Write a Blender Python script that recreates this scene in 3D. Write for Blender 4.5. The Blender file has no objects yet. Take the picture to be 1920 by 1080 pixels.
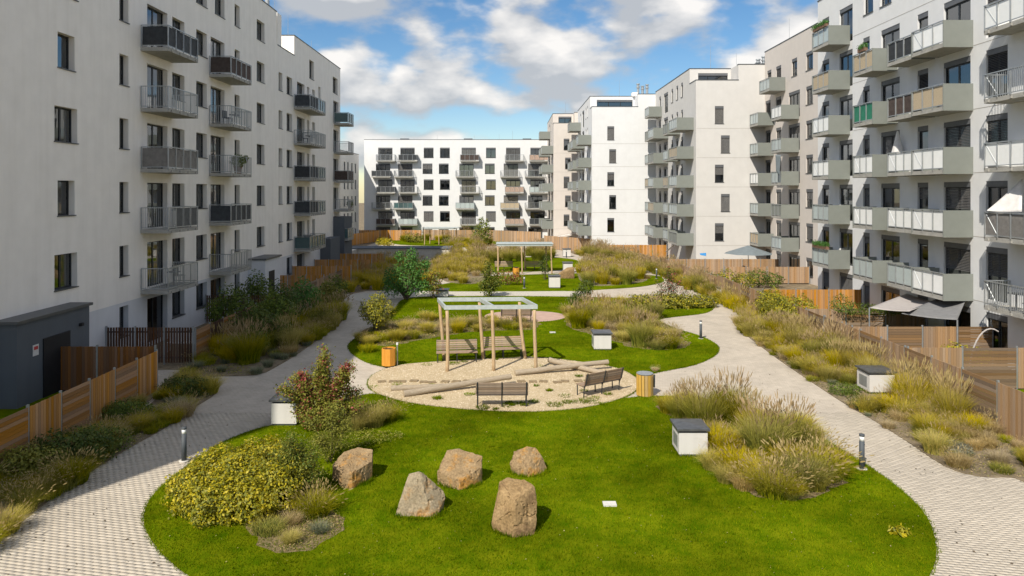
import bpy, bmesh, math, random
import numpy as np
from mathutils import Vector, Matrix, noise
R = math.radians
rnd = random.Random(11)
rng = np.random.default_rng(5)
S = bpy.context.scene
COL = S.collection

# ---------------------------------------------------------------- camera
F, CX, HY, CH = 1300.0, 956.0, 360.0, 7.7       # focal length in photo pixels, vanishing point, eye height
cd = bpy.data.cameras.new('camera')
cd.sensor_width = 36; cd.lens = 36 * F / 1920
cd.shift_x = (960 - CX) / 1920; cd.shift_y = -(540 - HY) / 1920
cd.clip_start = 0.3; cd.clip_end = 3000
cam = bpy.data.objects.new('camera', cd); COL.objects.link(cam)
cam.location = (0, 0, CH); cam.rotation_euler = (R(90), 0, 0)
S.camera = cam

# ---------------------------------------------------------------- sky, sun, exposure
SUN_EL, SUN_AZ = 45.0, 30.0                     # light comes from behind-left of the camera
W = bpy.data.worlds.new('World'); S.world = W; W.use_nodes = True
nt = W.node_tree; N = nt.nodes; LK = nt.links
N.clear()
def wn(t, **k):
    n = N.new(t)
    for a, b in k.items(): setattr(n, a, b)
    return n
sky = wn('ShaderNodeTexSky', sky_type='NISHITA', sun_disc=False)
sky.sun_elevation = R(SUN_EL); sky.sun_rotation = R(180 + SUN_AZ); sky.altitude = 200
sky.air_density = 1.0; sky.dust_density = 0.25; sky.ozone_density = 1.6
hs = wn('ShaderNodeHueSaturation'); hs.inputs['Saturation'].default_value = 1.28; hs.inputs['Value'].default_value = 0.58
LK.new(sky.outputs[0], hs.inputs['Color'])
tc = wn('ShaderNodeTexCoord')
def cloud(off, seed):
    mp = wn('ShaderNodeMapping')
    mp.inputs['Location'].default_value = (seed, 0, off)
    mp.inputs['Scale'].default_value = (3.4, 3.4, 7.0)
    LK.new(tc.outputs['Generated'], mp.inputs['Vector'])
    nz = wn('ShaderNodeTexNoise'); nz.noise_dimensions = '3D'
    nz.inputs['Scale'].default_value = 1.75; nz.inputs['Detail'].default_value = 9
    nz.inputs['Roughness'].default_value = 0.47; nz.inputs['Distortion'].default_value = 0.0
    LK.new(mp.outputs[0], nz.inputs['Vector'])
    return nz.outputs[0]
SEED = 43.63
c0 = cloud(0.0, SEED); c1 = cloud(0.22, SEED)
ramp = wn('ShaderNodeMapRange'); ramp.interpolation_type = 'SMOOTHSTEP'
ramp.inputs['From Min'].default_value = 0.445; ramp.inputs['From Max'].default_value = 0.555
LK.new(c0, ramp.inputs['Value'])
dif = wn('ShaderNodeMath', operation='SUBTRACT'); LK.new(c0, dif.inputs[0]); LK.new(c1, dif.inputs[1])
lit = wn('ShaderNodeMapRange'); lit.inputs['From Min'].default_value = -0.03; lit.inputs['From Max'].default_value = 0.14
LK.new(dif.outputs[0], lit.inputs['Value'])
cc = wn('ShaderNodeMix', data_type='RGBA')
cc.inputs['A'].default_value = (2.6, 2.7, 2.85, 1); cc.inputs['B'].default_value = (5.1, 4.9, 4.65, 1)
LK.new(lit.outputs[0], cc.inputs['Factor'])
mx = wn('ShaderNodeMix', data_type='RGBA')
opa = wn('ShaderNodeMath', operation='MULTIPLY'); opa.inputs[1].default_value = 0.93
LK.new(ramp.outputs[0], opa.inputs[0]); LK.new(opa.outputs[0], mx.inputs['Factor'])
LK.new(hs.outputs[0], mx.inputs['A']); LK.new(cc.outputs['Result'], mx.inputs['B'])
bg = wn('ShaderNodeBackground'); bg.inputs['Strength'].default_value = 0.132
LK.new(mx.outputs['Result'], bg.inputs['Color'])
wo = wn('ShaderNodeOutputWorld'); LK.new(bg.outputs[0], wo.inputs[0])

sd = bpy.data.lights.new('sun', 'SUN'); sd.energy = 3.65; sd.angle = R(0.53); sd.color = (1.0, 0.93, 0.81)
sun = bpy.data.objects.new('sun', sd); COL.objects.link(sun)
dv = Vector((math.sin(R(SUN_AZ)) * math.cos(R(SUN_EL)), math.cos(R(SUN_AZ)) * math.cos(R(SUN_EL)), -math.sin(R(SUN_EL))))
sun.rotation_euler = dv.to_track_quat('-Z', 'Y').to_euler(); sun.location = (-30, -60, 60)
vs = S.view_settings
vs.view_transform = 'Standard'; vs.look = 'None'; vs.gamma = 1; vs.exposure = 0.63; vs.use_curve_mapping = False
S.cycles.max_bounces = 6; S.cycles.transparent_max_bounces = 12; S.cycles.diffuse_bounces = 4
S.cycles.caustics_reflective = False; S.cycles.caustics_refractive = False

# ---------------------------------------------------------------- helpers
SLOPE = 0.0075                                   # the courtyard falls gently away from the camera
def gz(y): return -SLOPE * (y - 30)
def gp(px, py):                                  # photo pixel of a ground contact -> point on the ground
    y = (CH - SLOPE * 30) * F / (py - HY - SLOPE * F)
    return ((px - CX) * y / F, y)

def mat(name, col, rough=0.8, var=0.1, scale=4.0, bump=0.0, bscale=60.0, spec=0.3, metal=0.0, rand=0.0, col2=None,
        attr=None, trans=0.0, stretch=(1, 1, 1), alpha_mix=None, tip=None, big=0.0, coords='Object'):
    m = bpy.data.materials.new(name); m.use_nodes = True
    t = m.node_tree; n = t.nodes; l = t.links
    b = n['Principled BSDF']; b.inputs['Roughness'].default_value = rough
    b.inputs['Specular IOR Level'].default_value = spec; b.inputs['Metallic'].default_value = metal
    c = tuple(col) + (1,)
    tcn = n.new('ShaderNodeTexCoord'); mp = n.new('ShaderNodeMapping'); mp.inputs['Scale'].default_value = stretch
    l.new(tcn.outputs[coords], mp.inputs[0])
    nz = n.new('ShaderNodeTexNoise'); nz.inputs['Scale'].default_value = scale; nz.inputs['Detail'].default_value = 6
    nz.inputs['Roughness'].default_value = 0.6
    l.new(mp.outputs[0], nz.inputs['Vector'])
    mixn = n.new('ShaderNodeMix'); mixn.data_type = 'RGBA'
    lo = tuple(max(0, x * (1 - var)) for x in col) + (1,)
    hi = tuple(x * (1 + var) for x in col) + (1,)
    if col2: lo, hi = c, tuple(col2) + (1,)
    mixn.inputs['A'].default_value = lo; mixn.inputs['B'].default_value = hi
    mr = n.new('ShaderNodeMapRange'); mr.inputs['From Min'].default_value = 0.3; mr.inputs['From Max'].default_value = 0.7
    fac = nz.outputs[0]
    if attr:
        at = n.new('ShaderNodeAttribute'); at.attribute_name = attr
        if attr == 'rv' and tip is None:
            av = n.new('ShaderNodeMath'); av.operation = 'MULTIPLY_ADD'; av.inputs[1].default_value = 0.4; av.inputs[2].default_value = 0.1
            l.new(at.outputs['Fac'], av.inputs[0])
            ad = n.new('ShaderNodeMath'); ad.operation = 'MULTIPLY_ADD'; ad.inputs[1].default_value = 0.4
            l.new(nz.outputs[0], ad.inputs[0]); l.new(av.outputs[0], ad.inputs[2]); fac = ad.outputs[0]
        else:
            fac = at.outputs['Fac']
    l.new(fac, mr.inputs['Value']); l.new(mr.outputs[0], mixn.inputs['Factor'])
    out = mixn.outputs['Result']
    if tip:                                      # pigment changes along a blade, from base to dry tip
        tn = n.new('ShaderNodeAttribute'); tn.attribute_name = 'tt'
        m2 = n.new('ShaderNodeMix'); m2.data_type = 'RGBA'; m2.inputs['B'].default_value = tuple(tip) + (1,)
        l.new(tn.outputs['Fac'], m2.inputs['Factor']); l.new(out, m2.inputs['A']); out = m2.outputs['Result']
    if big:                                      # broad patches
        nb = n.new('ShaderNodeTexNoise'); nb.inputs['Scale'].default_value = 0.35; nb.inputs['Detail'].default_value = 3
        l.new(tcn.outputs['Object'], nb.inputs['Vector'])
        hb = n.new('ShaderNodeHueSaturation'); l.new(out, hb.inputs['Color'])
        vb = n.new('ShaderNodeMapRange'); vb.inputs['From Min'].default_value = 0.3; vb.inputs['From Max'].default_value = 0.7
        vb.inputs['To Min'].default_value = 1 - big; vb.inputs['To Max'].default_value = 1 + big
        l.new(nb.outputs[0], vb.inputs['Value']); l.new(vb.outputs[0], hb.inputs['Value']); out = hb.outputs[0]
    if rand:
        oi = n.new('ShaderNodeObjectInfo'); hv = n.new('ShaderNodeHueSaturation'); l.new(out, hv.inputs['Color'])
        r1 = n.new('ShaderNodeMapRange'); r1.inputs['To Min'].default_value = 1 - rand; r1.inputs['To Max'].default_value = 1 + rand
        l.new(oi.outputs['Random'], r1.inputs['Value']); l.new(r1.outputs[0], hv.inputs['Value'])
        r2 = n.new('ShaderNodeMath'); r2.operation = 'MULTIPLY'; r2.inputs[1].default_value = 7.31
        r3 = n.new('ShaderNodeMath'); r3.operation = 'FRACT'; l.new(oi.outputs['Random'], r2.inputs[0]); l.new(r2.outputs[0], r3.inputs[0])
        r4 = n.new('ShaderNodeMapRange'); r4.inputs['To Min'].default_value = 1 - rand; r4.inputs['To Max'].default_value = 1 + rand * 0.6
        l.new(r3.outputs[0], r4.inputs['Value']); l.new(r4.outputs[0], hv.inputs['Saturation']); out = hv.outputs[0]
    l.new(out, b.inputs['Base Color'])
    if bump:
        nb2 = n.new('ShaderNodeTexNoise'); nb2.inputs['Scale'].default_value = bscale; nb2.inputs['Detail'].default_value = 5
        l.new(mp.outputs[0], nb2.inputs['Vector'])
        bp = n.new('ShaderNodeBump'); bp.inputs['Strength'].default_value = bump; bp.inputs['Distance'].default_value = 0.02
        l.new(nb2.outputs[0], bp.inputs['Height']); l.new(bp.outputs[0], b.inputs['Normal'])
    if trans:
        tr = n.new('ShaderNodeBsdfTranslucent'); l.new(out, tr.inputs['Color'])
        ms = n.new('ShaderNodeMixShader'); ms.inputs[0].default_value = trans
        l.new(b.outputs[0], ms.inputs[1]); l.new(tr.outputs[0], ms.inputs[2])
        l.new(ms.outputs[0], n['Material Output'].inputs['Surface'])
    return m

class MB:
    """collects shapes and links them as one mesh object"""
    def __init__(s): s.v = []; s.f = []; s.m = []; s.k = 0
    def quad(s, a, b, c, d):
        i = len(s.v); s.v += [a, b, c, d]; s.f.append((i, i + 1, i + 2, i + 3)); s.m.append(s.k); return s
    def poly(s, pts):
        i = len(s.v); s.v += pts; s.f.append(tuple(range(i, i + len(pts)))); s.m.append(s.k); return s
    def box(s, x0, y0, z0, x1, y1, z1):
        i = len(s.v)
        s.v += [(x0, y0, z0), (x1, y0, z0), (x1, y1, z0), (x0, y1, z0), (x0, y0, z1), (x1, y0, z1), (x1, y1, z1), (x0, y1, z1)]
        for q in ((0, 3, 2, 1), (4, 5, 6, 7), (0, 1, 5, 4), (1, 2, 6, 5), (2, 3, 7, 6), (3, 0, 4, 7)):
            s.f.append(tuple(i + j for j in q)); s.m.append(s.k)
        return s
    def tube(s, pts, rs, n=8, cap=True):
        pts = [Vector(p) for p in pts]
        if not hasattr(rs, '__len__'): rs = [rs] * len(pts)
        base = len(s.v); ax = None
        for j, p in enumerate(pts):
            d = (pts[min(j + 1, len(pts) - 1)] - pts[max(j - 1, 0)]).normalized()
            if ax is None: ax = d.orthogonal().normalized()
            else: ax = (ax - d * ax.dot(d)).normalized()
            bx = d.cross(ax)
            for k in range(n):
                a = 2 * math.pi * k / n
                s.v.append(tuple(p + (ax * math.cos(a) + bx * math.sin(a)) * rs[j]))
        for j in range(len(pts) - 1):
            for k in range(n):
                a, b = base + j * n + k, base + j * n + (k + 1) % n
                s.f.append((a, b, b + n, a + n)); s.m.append(s.k)
        if cap:
            s.f.append(tuple(base + k for k in range(n))[::-1]); s.m.append(s.k)
            e = base + (len(pts) - 1) * n
            s.f.append(tuple(e + k for k in range(n))); s.m.append(s.k)
        return s
    def mesh(s, name, mats, smooth=False):
        me = bpy.data.meshes.new(name); me.from_pydata([tuple(v) for v in s.v], [], s.f)
        for m in (mats if isinstance(mats, (list, tuple)) else [mats]): me.materials.append(m)
        if any(s.m): me.polygons.foreach_set('material_index', s.m)
        if smooth: me.polygons.foreach_set('use_smooth', [True] * len(s.f))
        me.update(); return me
    def build(s, name, mats, parent=None, loc=(0, 0, 0), rz=0, smooth=False):
        return ob(name, s.mesh(name, mats, smooth), parent, loc, rz)

def ob(name, me, parent=None, loc=(0, 0, 0), rz=0, scale=None):
    o = bpy.data.objects.new(name, me); COL.objects.link(o)
    o.location = loc
    if rz: o.rotation_euler = (0, 0, rz)
    if scale: o.scale = scale
    if parent: o.parent = parent
    return o
def empty(name, loc=(0, 0, 0), rz=0): return ob(name, None, None, loc, rz)
def tag(o, label=None, cat=None, group=None, kind=None):
    if label: o['label'] = label
    if cat: o['category'] = cat
    if group: o['group'] = group
    if kind: o['kind'] = kind
    return o
def copy_tree(o, parent=None):
    c = o.copy(); COL.objects.link(c); c.parent = parent
    for ch in o.children:
        copy_tree(ch, c)
    return c

def npmesh(name, v, f, mats, attrs=None, smooth=False):
    """fast mesh from numpy: v (n,3), f (m,k)"""
    me = bpy.data.meshes.new(name)
    v = np.ascontiguousarray(v, dtype=np.float32); f = np.ascontiguousarray(f, dtype=np.int32)
    m, k = f.shape
    me.vertices.add(len(v)); me.vertices.foreach_set('co', v.ravel())
    me.loops.add(m * k); me.loops.foreach_set('vertex_index', f.ravel())
    me.polygons.add(m); me.polygons.foreach_set('loop_start', np.arange(0, m * k, k, dtype=np.int32))
    if attrs:
        for a, val in attrs.items():
            at = me.attributes.new(a, 'FLOAT', 'POINT'); at.data.foreach_set('value', np.ascontiguousarray(val, dtype=np.float32))
    for mm in (mats if isinstance(mats, (list, tuple)) else [mats]): me.materials.append(mm)
    if smooth: me.polygons.foreach_set('use_smooth', np.ones(m, dtype=bool))
    me.update(calc_edges=True); me.validate()
    return me

def smooth_loop(pts, k=6):
    n = len(pts); out = []
    for i in range(n):
        p0, p1, p2, p3 = (np.array(pts[(i + j - 1) % n]) for j in range(4))
        for s in range(k):
            t = s / k
            out.append(tuple(0.5 * ((2 * p1) + (-p0 + p2) * t + (2 * p0 - 5 * p1 + 4 * p2 - p3) * t * t + (-p0 + 3 * p1 - 3 * p2 + p3) * t ** 3)))
    return out
def inpoly(P, poly):
    P = np.asarray(P); x, y = P[:, 0], P[:, 1]; c = np.zeros(len(P), bool)
    n = len(poly)
    for i in range(n):
        x0, y0 = poly[i]; x1, y1 = poly[(i + 1) % n]
        if y0 == y1: continue
        q = ((y0 > y) != (y1 > y)) & (x < (x1 - x0) * (y - y0) / (y1 - y0) + x0)
        c ^= q
    return c
def sample(poly, n, holes=()):
    a = np.array(poly); lo, hi = a.min(0), a.max(0)
    P = rng.uniform(lo, hi, (n, 2)); k = inpoly(P, poly)
    for h in holes: k &= ~inpoly(P, h)
    return P[k]
def area(poly):
    a = np.array(poly); b = np.roll(a, -1, 0); return abs((a[:, 0] * b[:, 1] - b[:, 0] * a[:, 1]).sum()) / 2
def sheet(name, poly, dz, m, kind='structure', skirt=0.06, parent=None):
    b = MB(); pts = [(x, y, gz(y) + dz) for x, y in poly]
    a = np.array(poly); q = np.roll(a, -1, 0)
    if (a[:, 0] * q[:, 1] - q[:, 0] * a[:, 1]).sum() < 0: pts = pts[::-1]
    b.poly(pts)
    n = len(pts)
    for i in range(n):
        p, r = pts[i], pts[(i + 1) % n]
        b.quad((p[0], p[1], p[2] - skirt), (r[0], r[1], r[2] - skirt), r, p)
    o = b.build(name, m, parent)
    if kind: o['kind'] = kind
    return o
# ---------------------------------------------------------------- materials
def wall_mat(name, col, stain=0.10):
    m = mat(name, col, rough=0.92, var=0.035, scale=1.2, bump=0.25, bscale=90, spec=0.15)
    t = m.node_tree; n = t.nodes; l = t.links; b = n['Principled BSDF']
    src = b.inputs['Base Color'].links[0].from_socket
    tc_ = n.new('ShaderNodeTexCoord'); mp = n.new('ShaderNodeMapping'); mp.inputs['Scale'].default_value = (1.6, 1.6, 0.12)
    l.new(tc_.outputs['Object'], mp.inputs[0])
    nz = n.new('ShaderNodeTexNoise'); nz.inputs['Scale'].default_value = 1.6; nz.inputs['Detail'].default_value = 8
    l.new(mp.outputs[0], nz.inputs['Vector'])
    mr = n.new('ShaderNodeMapRange'); mr.inputs['From Min'].default_value = 0.42; mr.inputs['From Max'].default_value = 0.75
    mr.inputs['To Max'].default_value = stain
    l.new(nz.outputs[0], mr.inputs['Value'])
    mx = n.new('ShaderNodeMix'); mx.data_type = 'RGBA'; mx.inputs['B'].default_value = (col[0] * .62, col[1] * .6, col[2] * .56, 1)
    l.new(mr.outputs[0], mx.inputs['Factor']); l.new(src, mx.inputs['A']); l.new(mx.outputs['Result'], b.inputs['Base Color'])
    return m
M = {}
M['wall_warm'] = wall_mat('render_warm_white', (0.90, 0.86, 0.81), 0.17)
M['wall_white'] = wall_mat('render_white', (0.70, 0.705, 0.71), 0.05)
M['wall_pale'] = wall_mat('render_pale_grey', (0.60, 0.585, 0.565), 0.05)
M['wall_beige'] = wall_mat('render_beige', (0.62, 0.57, 0.525), 0.06)
M['plinth'] = wall_mat('render_bluish_plinth', (0.66, 0.67, 0.70), 0.12)
M['dark_render'] = wall_mat('render_slate', (0.115, 0.128, 0.145), 0.2)
M['joint'] = mat('wall_joint', (0.42, 0.4, 0.37))
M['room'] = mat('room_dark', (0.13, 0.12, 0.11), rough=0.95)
M['coping'] = mat('coping_metal', (0.10, 0.11, 0.12), rough=0.5, metal=0.5)
M['frame'] = mat('window_frame_anthracite', (0.022, 0.026, 0.03), rough=0.45, spec=0.4)
M['sill'] = mat('sill_metal', (0.12, 0.125, 0.13), rough=0.45, metal=0.4)
M['blind'] = mat('blind_slats', (0.17, 0.165, 0.16), rough=0.55, metal=0.3, rand=0.35)
M['shutter_box'] = mat('shutter_box', (0.12, 0.125, 0.135), rough=0.5)
M['curtain'] = mat('curtain_cloth', (0.70, 0.67, 0.62), rough=0.95, rand=0.45, trans=0.3)
M['slab'] = mat('balcony_concrete', (0.36, 0.35, 0.32), rough=0.9, var=0.15, bump=0.2)
M['steel'] = mat('galvanised_steel', (0.40, 0.42, 0.43), rough=0.45, metal=0.6, var=0.12)
M['darksteel'] = mat('painted_dark_steel', (0.10, 0.11, 0.12), rough=0.5, metal=0.3)
M['pan_greygreen'] = mat('panel_grey_green', (0.21, 0.225, 0.205), rough=0.6, var=0.05, scale=2, rand=0.05)
M['pan_white'] = mat('panel_frosted_white', (0.83, 0.84, 0.83), rough=0.25, spec=0.5, var=0.03, rand=0.04)
M['pan_frost'] = mat('panel_frosted_grey', (0.42, 0.48, 0.48), rough=0.25, spec=0.5, var=0.05, rand=0.1)
M['pan_dark'] = mat('panel_dark_mesh', (0.045, 0.05, 0.056), rough=0.7, var=0.3, rand=0.25)
M['pan_brown'] = mat('panel_brown_mesh', (0.075, 0.055, 0.048), rough=0.8, var=0.3, rand=0.2)
M['pan_fabric'] = mat('panel_grey_fabric', (0.20, 0.19, 0.18), rough=0.9, var=0.2, bump=0.3)
M['pan_green'] = mat('panel_green', (0.02, 0.17, 0.10), rough=0.5, var=0.2)
M['pan_teal'] = mat('panel_teal_glass', (0.06, 0.115, 0.12), rough=0.2, spec=0.6, rand=0.2)
M['pan_reed'] = mat('panel_reed_mat', (0.45, 0.37, 0.26), rough=0.9, var=0.35, scale=30, stretch=(14, 14, 0.4))
M['pan_pink'] = mat('panel_faded_cloth', (0.42, 0.31, 0.25), rough=0.9, var=0.3)
M['wood'] = mat('larch_boards', (0.38, 0.165, 0.035), col2=(0.55, 0.27, 0.065), rough=0.75, scale=3, stretch=(18, 18, 1.2), rand=0.22, bump=0.3, bscale=30)
M['wood_h'] = mat('larch_boards_laid_flat', (0.26, 0.12, 0.036), col2=(0.42, 0.21, 0.07), rough=0.75, scale=3, stretch=(1.2, 18, 18), rand=0.25, bump=0.3, bscale=30)
M['wood_shaded'] = mat('shade_darkened_boards', (0.15, 0.062, 0.02), col2=(0.25, 0.11, 0.036), rough=0.8, scale=3, stretch=(18, 18, 1.2), rand=0.25)  # shade of the backlit cross fence put into a darker board colour
M['wood_dark'] = mat('dark_stained_boards', (0.060, 0.028, 0.014), col2=(0.11, 0.052, 0.026), rough=0.8, scale=3, stretch=(18, 18, 1.2), rand=0.35)
M['wood_grey'] = mat('weathered_boards', (0.24, 0.145, 0.075), col2=(0.40, 0.265, 0.155), rough=0.85, scale=3, stretch=(18, 18, 1.2), rand=0.2, bump=0.35, bscale=30)
M['wood_grey_h'] = mat('weathered_boards_laid_flat', (0.15, 0.092, 0.046), col2=(0.27, 0.172, 0.095), rough=0.85, scale=3, stretch=(1.2, 18, 18), rand=0.3, bump=0.35, bscale=30)
M['wood_new'] = mat('fresh_orange_boards', (0.30, 0.18, 0.095), col2=(0.43, 0.285, 0.165), rough=0.8, scale=3, stretch=(18, 18, 1.2), rand=0.22)
M['pole_wood'] = mat('round_pole_wood', (0.36, 0.24, 0.13), col2=(0.56, 0.42, 0.26), rough=0.8, scale=3, stretch=(12, 12, 1.2), bump=0.4, bscale=25, coords='Object')
M['log_wood'] = mat('weathered_log', (0.27, 0.215, 0.15), col2=(0.44, 0.37, 0.28), rough=0.9, scale=4, stretch=(1.5, 14, 14), bump=0.6, bscale=20)
M['log_end'] = mat('log_end_grain', (0.42, 0.34, 0.24), rough=0.9, var=0.25, scale=20)
M['slat_wood'] = mat('bench_slat_wood', (0.24, 0.165, 0.11), col2=(0.38, 0.275, 0.195), rough=0.7, scale=4, stretch=(1.5, 20, 20), rand=0.2)
M['iron'] = mat('bench_iron', (0.055, 0.058, 0.06), rough=0.5, metal=0.4)
M['orange'] = mat('orange_bin_wood', (0.55, 0.24, 0.03), col2=(0.68, 0.32, 0.05), rough=0.6, scale=3, stretch=(10, 10, 1))
M['yellow_wood'] = mat('yellow_bin_slats', (0.42, 0.25, 0.06), col2=(0.58, 0.38, 0.12), rough=0.7, scale=4, stretch=(14, 14, 1.2), rand=0.15)
M['box_white'] = wall_mat('plaster_box_white', (0.62, 0.60, 0.57), 0.3)
M['lid'] = mat('box_lid_sheet', (0.13, 0.135, 0.14), rough=0.4, metal=0.5, var=0.25, scale=6)
M['lamp_glass'] = mat('lamp_glass', (0.75, 0.76, 0.74), rough=0.2, spec=0.6)
M['pole_grey'] = mat('lamp_post_grey', (0.07, 0.08, 0.09), rough=0.6, metal=0.0)
M['stone'] = None
M['concrete'] = mat('ramp_concrete', (0.50, 0.47, 0.42), rough=0.92, var=0.12, bump=0.3)
M['sail_light'] = mat('sail_cloth_light', (0.50, 0.46, 0.44), rough=0.9, trans=0.2)
M['sail_dark'] = mat('sail_cloth_dark', (0.22, 0.22, 0.225), rough=0.9, trans=0.15)
M['cloth_white'] = mat('white_cloth', (0.8, 0.78, 0.76), rough=0.9, trans=0.25)
M['parasol'] = mat('parasol_cloth', (0.20, 0.235, 0.255), rough=0.9, trans=0.2)
M['black'] = mat('black_cover', (0.018, 0.018, 0.02), rough=0.6)
M['red'] = mat('sign_red', (0.5, 0.06, 0.06), rough=0.5)
M['blue'] = mat('blue_cloth', (0.04, 0.22, 0.5), rough=0.8)
M['terracotta'] = mat('pot', (0.20, 0.12, 0.08), rough=0.8)
# glass: a clear pane that mirrors more at a slant
g = bpy.data.materials.new('window_glass'); g.use_nodes = True
n = g.node_tree.nodes; l = g.node_tree.links; n.remove(n['Principled BSDF'])
fr = n.new('ShaderNodeFresnel'); fr.inputs['IOR'].default_value = 2.35
tr = n.new('ShaderNodeBsdfTransparent'); tr.inputs['Color'].default_value = (0.62, 0.68, 0.68, 1)
gl = n.new('ShaderNodeBsdfGlossy'); gl.inputs['Roughness'].default_value = 0.015; gl.inputs['Color'].default_value = (0.92, 0.96, 1, 1)
ms = n.new('ShaderNodeMixShader'); l.new(fr.outputs[0], ms.inputs[0]); l.new(tr.outputs[0], ms.inputs[1]); l.new(gl.outputs[0], ms.inputs[2])
l.new(ms.outputs[0], n['Material Output'].inputs['Surface'])
M['glass'] = g

# plants
M['turf'] = mat('lawn_soil_green', (0.052, 0.10, 0.001), col2=(0.145, 0.168, 0.004), rough=0.95, scale=2.2, bump=0.5, bscale=60, spec=0.0, big=0.3)
M['turf_blade'] = mat('lawn_blade', (0.058, 0.142, 0.001), col2=(0.225, 0.25, 0.004), rough=0.9, scale=0.9, spec=0.0, attr='rv', trans=0.35, big=0.38)
def leafm(name, a, b, tr=0.35, spec=0.3, tip=None, sc=1.5, rand=0.0):
    return mat(name, a, col2=b, rough=0.55, scale=sc, spec=spec, attr='rv', trans=tr, tip=tip, rand=rand)
M['blade_green'] = leafm('grass_blade_green', (0.105, 0.155, 0.003), (0.36, 0.35, 0.010), tip=(0.46, 0.36, 0.04), spec=.15, rand=.2)
M['blade_gold'] = leafm('grass_blade_gold', (0.22, 0.235, 0.004), (0.56, 0.45, 0.015), tip=(0.62, 0.47, 0.07), spec=.15, rand=.2)
M['blade_dry'] = leafm('grass_blade_straw', (0.30, 0.22, 0.075), (0.60, 0.46, 0.22), tip=(0.66, 0.52, 0.30), spec=.15, rand=.2)
M['blade_blue'] = leafm('fescue_blade', (0.10, 0.13, 0.075), (0.26, 0.28, 0.17), tip=(0.34, 0.33, 0.20))
M['plume_tan'] = leafm('plume_tan', (0.34, 0.25, 0.12), (0.60, 0.46, 0.28))
M['plume_pale'] = leafm('plume_pale', (0.36, 0.28, 0.10), (0.60, 0.48, 0.24))
M['leaf_yellow'] = leafm('leaf_yellow_green', (0.17, 0.19, 0.006), (0.60, 0.48, 0.015), spec=0.45)
M['leaf_green'] = leafm('leaf_mid_green', (0.06, 0.11, 0.014), (0.20, 0.25, 0.035))
M['leaf_bright'] = leafm('leaf_fresh_green', (0.045, 0.14, 0.022), (0.14, 0.30, 0.06))
M['leaf_dark'] = leafm('leaf_dark_green', (0.045, 0.085, 0.014), (0.14, 0.17, 0.03))
M['leaf_olive'] = leafm('leaf_olive', (0.13, 0.15, 0.018), (0.34, 0.32, 0.055))
M['leaf_red'] = leafm('leaf_autumn_red', (0.22, 0.05, 0.035), (0.50, 0.13, 0.11))
M['leaf_grey'] = leafm('leaf_grey_sage', (0.17, 0.175, 0.12), (0.34, 0.33, 0.24))
M['bark'] = mat('bark', (0.10, 0.075, 0.05), rough=0.9, var=0.3, scale=12, bump=0.6)

def paving_mat():
    m = bpy.data.materials.new('paving_far'); m.use_nodes = True
    n = m.node_tree.nodes; l = m.node_tree.links; b = n['Principled BSDF']; b.inputs['Roughness'].default_value = 0.9
    b.inputs['Specular IOR Level'].default_value = 0.2
    t = n.new('ShaderNodeTexCoord'); mp = n.new('ShaderNodeMapping'); mp.inputs['Rotation'].default_value = (0, 0, R(PAVE_ROT))
    l.new(t.outputs['Object'], mp.inputs[0])
    br = n.new('ShaderNodeTexBrick'); br.inputs['Scale'].default_value = 1
    br.inputs['Brick Width'].default_value = 0.205; br.inputs['Row Height'].default_value = 0.105; br.inputs['Mortar Size'].default_value = 0.005
    br.inputs['Color1'].default_value = (0.45, 0.395, 0.325, 1); br.inputs['Color2'].default_value = (0.51, 0.45, 0.375, 1)
    br.inputs['Mortar'].default_value = (0.37, 0.32, 0.255, 1); br.inputs['Bias'].default_value = 0.0
    l.new(mp.outputs[0], br.inputs['Vector'])
    nz = n.new('ShaderNodeTexNoise'); nz.inputs['Scale'].default_value = 0.8; nz.inputs['Detail'].default_value = 9; nz.inputs['Roughness'].default_value = 0.7
    l.new(t.outputs['Object'], nz.inputs['Vector'])
    hv = n.new('ShaderNodeHueSaturation'); l.new(br.outputs['Color'], hv.inputs['Color'])
    mr = n.new('ShaderNodeMapRange'); mr.inputs['From Min'].default_value = 0.3; mr.inputs['From Max'].default_value = 0.7; mr.inputs['To Min'].default_value = 0.84; mr.inputs['To Max'].default_value = 1.12
    l.new(nz.outputs[0], mr.inputs['Value']); l.new(mr.outputs[0], hv.inputs['Value'])
    n2 = n.new('ShaderNodeTexNoise'); n2.inputs['Scale'].default_value = 3.1; n2.inputs['Detail'].default_value = 4
    mp2 = n.new('ShaderNodeMapping'); mp2.inputs['Scale'].default_value = (1, 3, 1); l.new(t.outputs['Object'], mp2.inputs[0]); l.new(mp2.outputs[0], n2.inputs['Vector'])
    m2 = n.new('ShaderNodeMapRange'); m2.inputs['From Min'].default_value = 0.69; m2.inputs['From Max'].default_value = 0.76; m2.inputs['To Max'].default_value = 0.7
    l.new(n2.outputs[0], m2.inputs['Value'])
    mx = n.new('ShaderNodeMix'); mx.data_type = 'RGBA'; mx.inputs['B'].default_value = (0.17, 0.15, 0.12, 1)
    l.new(m2.outputs[0], mx.inputs['Factor']); l.new(hv.outputs[0], mx.inputs['A']); l.new(mx.outputs['Result'], b.inputs['Base Color'])
    return m
PAVE_ROT = 12
M['paving'] = paving_mat()
M['paver'] = mat('concrete_paver', (0.475, 0.42, 0.345), rough=0.9, var=0.08, scale=0.9, bump=0.25, bscale=120, spec=0.2, attr='rv', big=0.07)
M['paver_one'] = mat('concrete_paver_single', (0.475, 0.42, 0.345), rough=0.9, var=0.08, scale=8, bump=0.25, bscale=120, spec=0.2, rand=0.06)
M['paver_joint'] = mat('paver_joint_sand', (0.41, 0.36, 0.285), rough=0.95, var=0.25, scale=5)
M['gravel'] = mat('gravel_bed', (0.42, 0.325, 0.195), col2=(0.54, 0.43, 0.275), rough=0.95, scale=9, bump=0.9, bscale=90, big=0.08)
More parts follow.
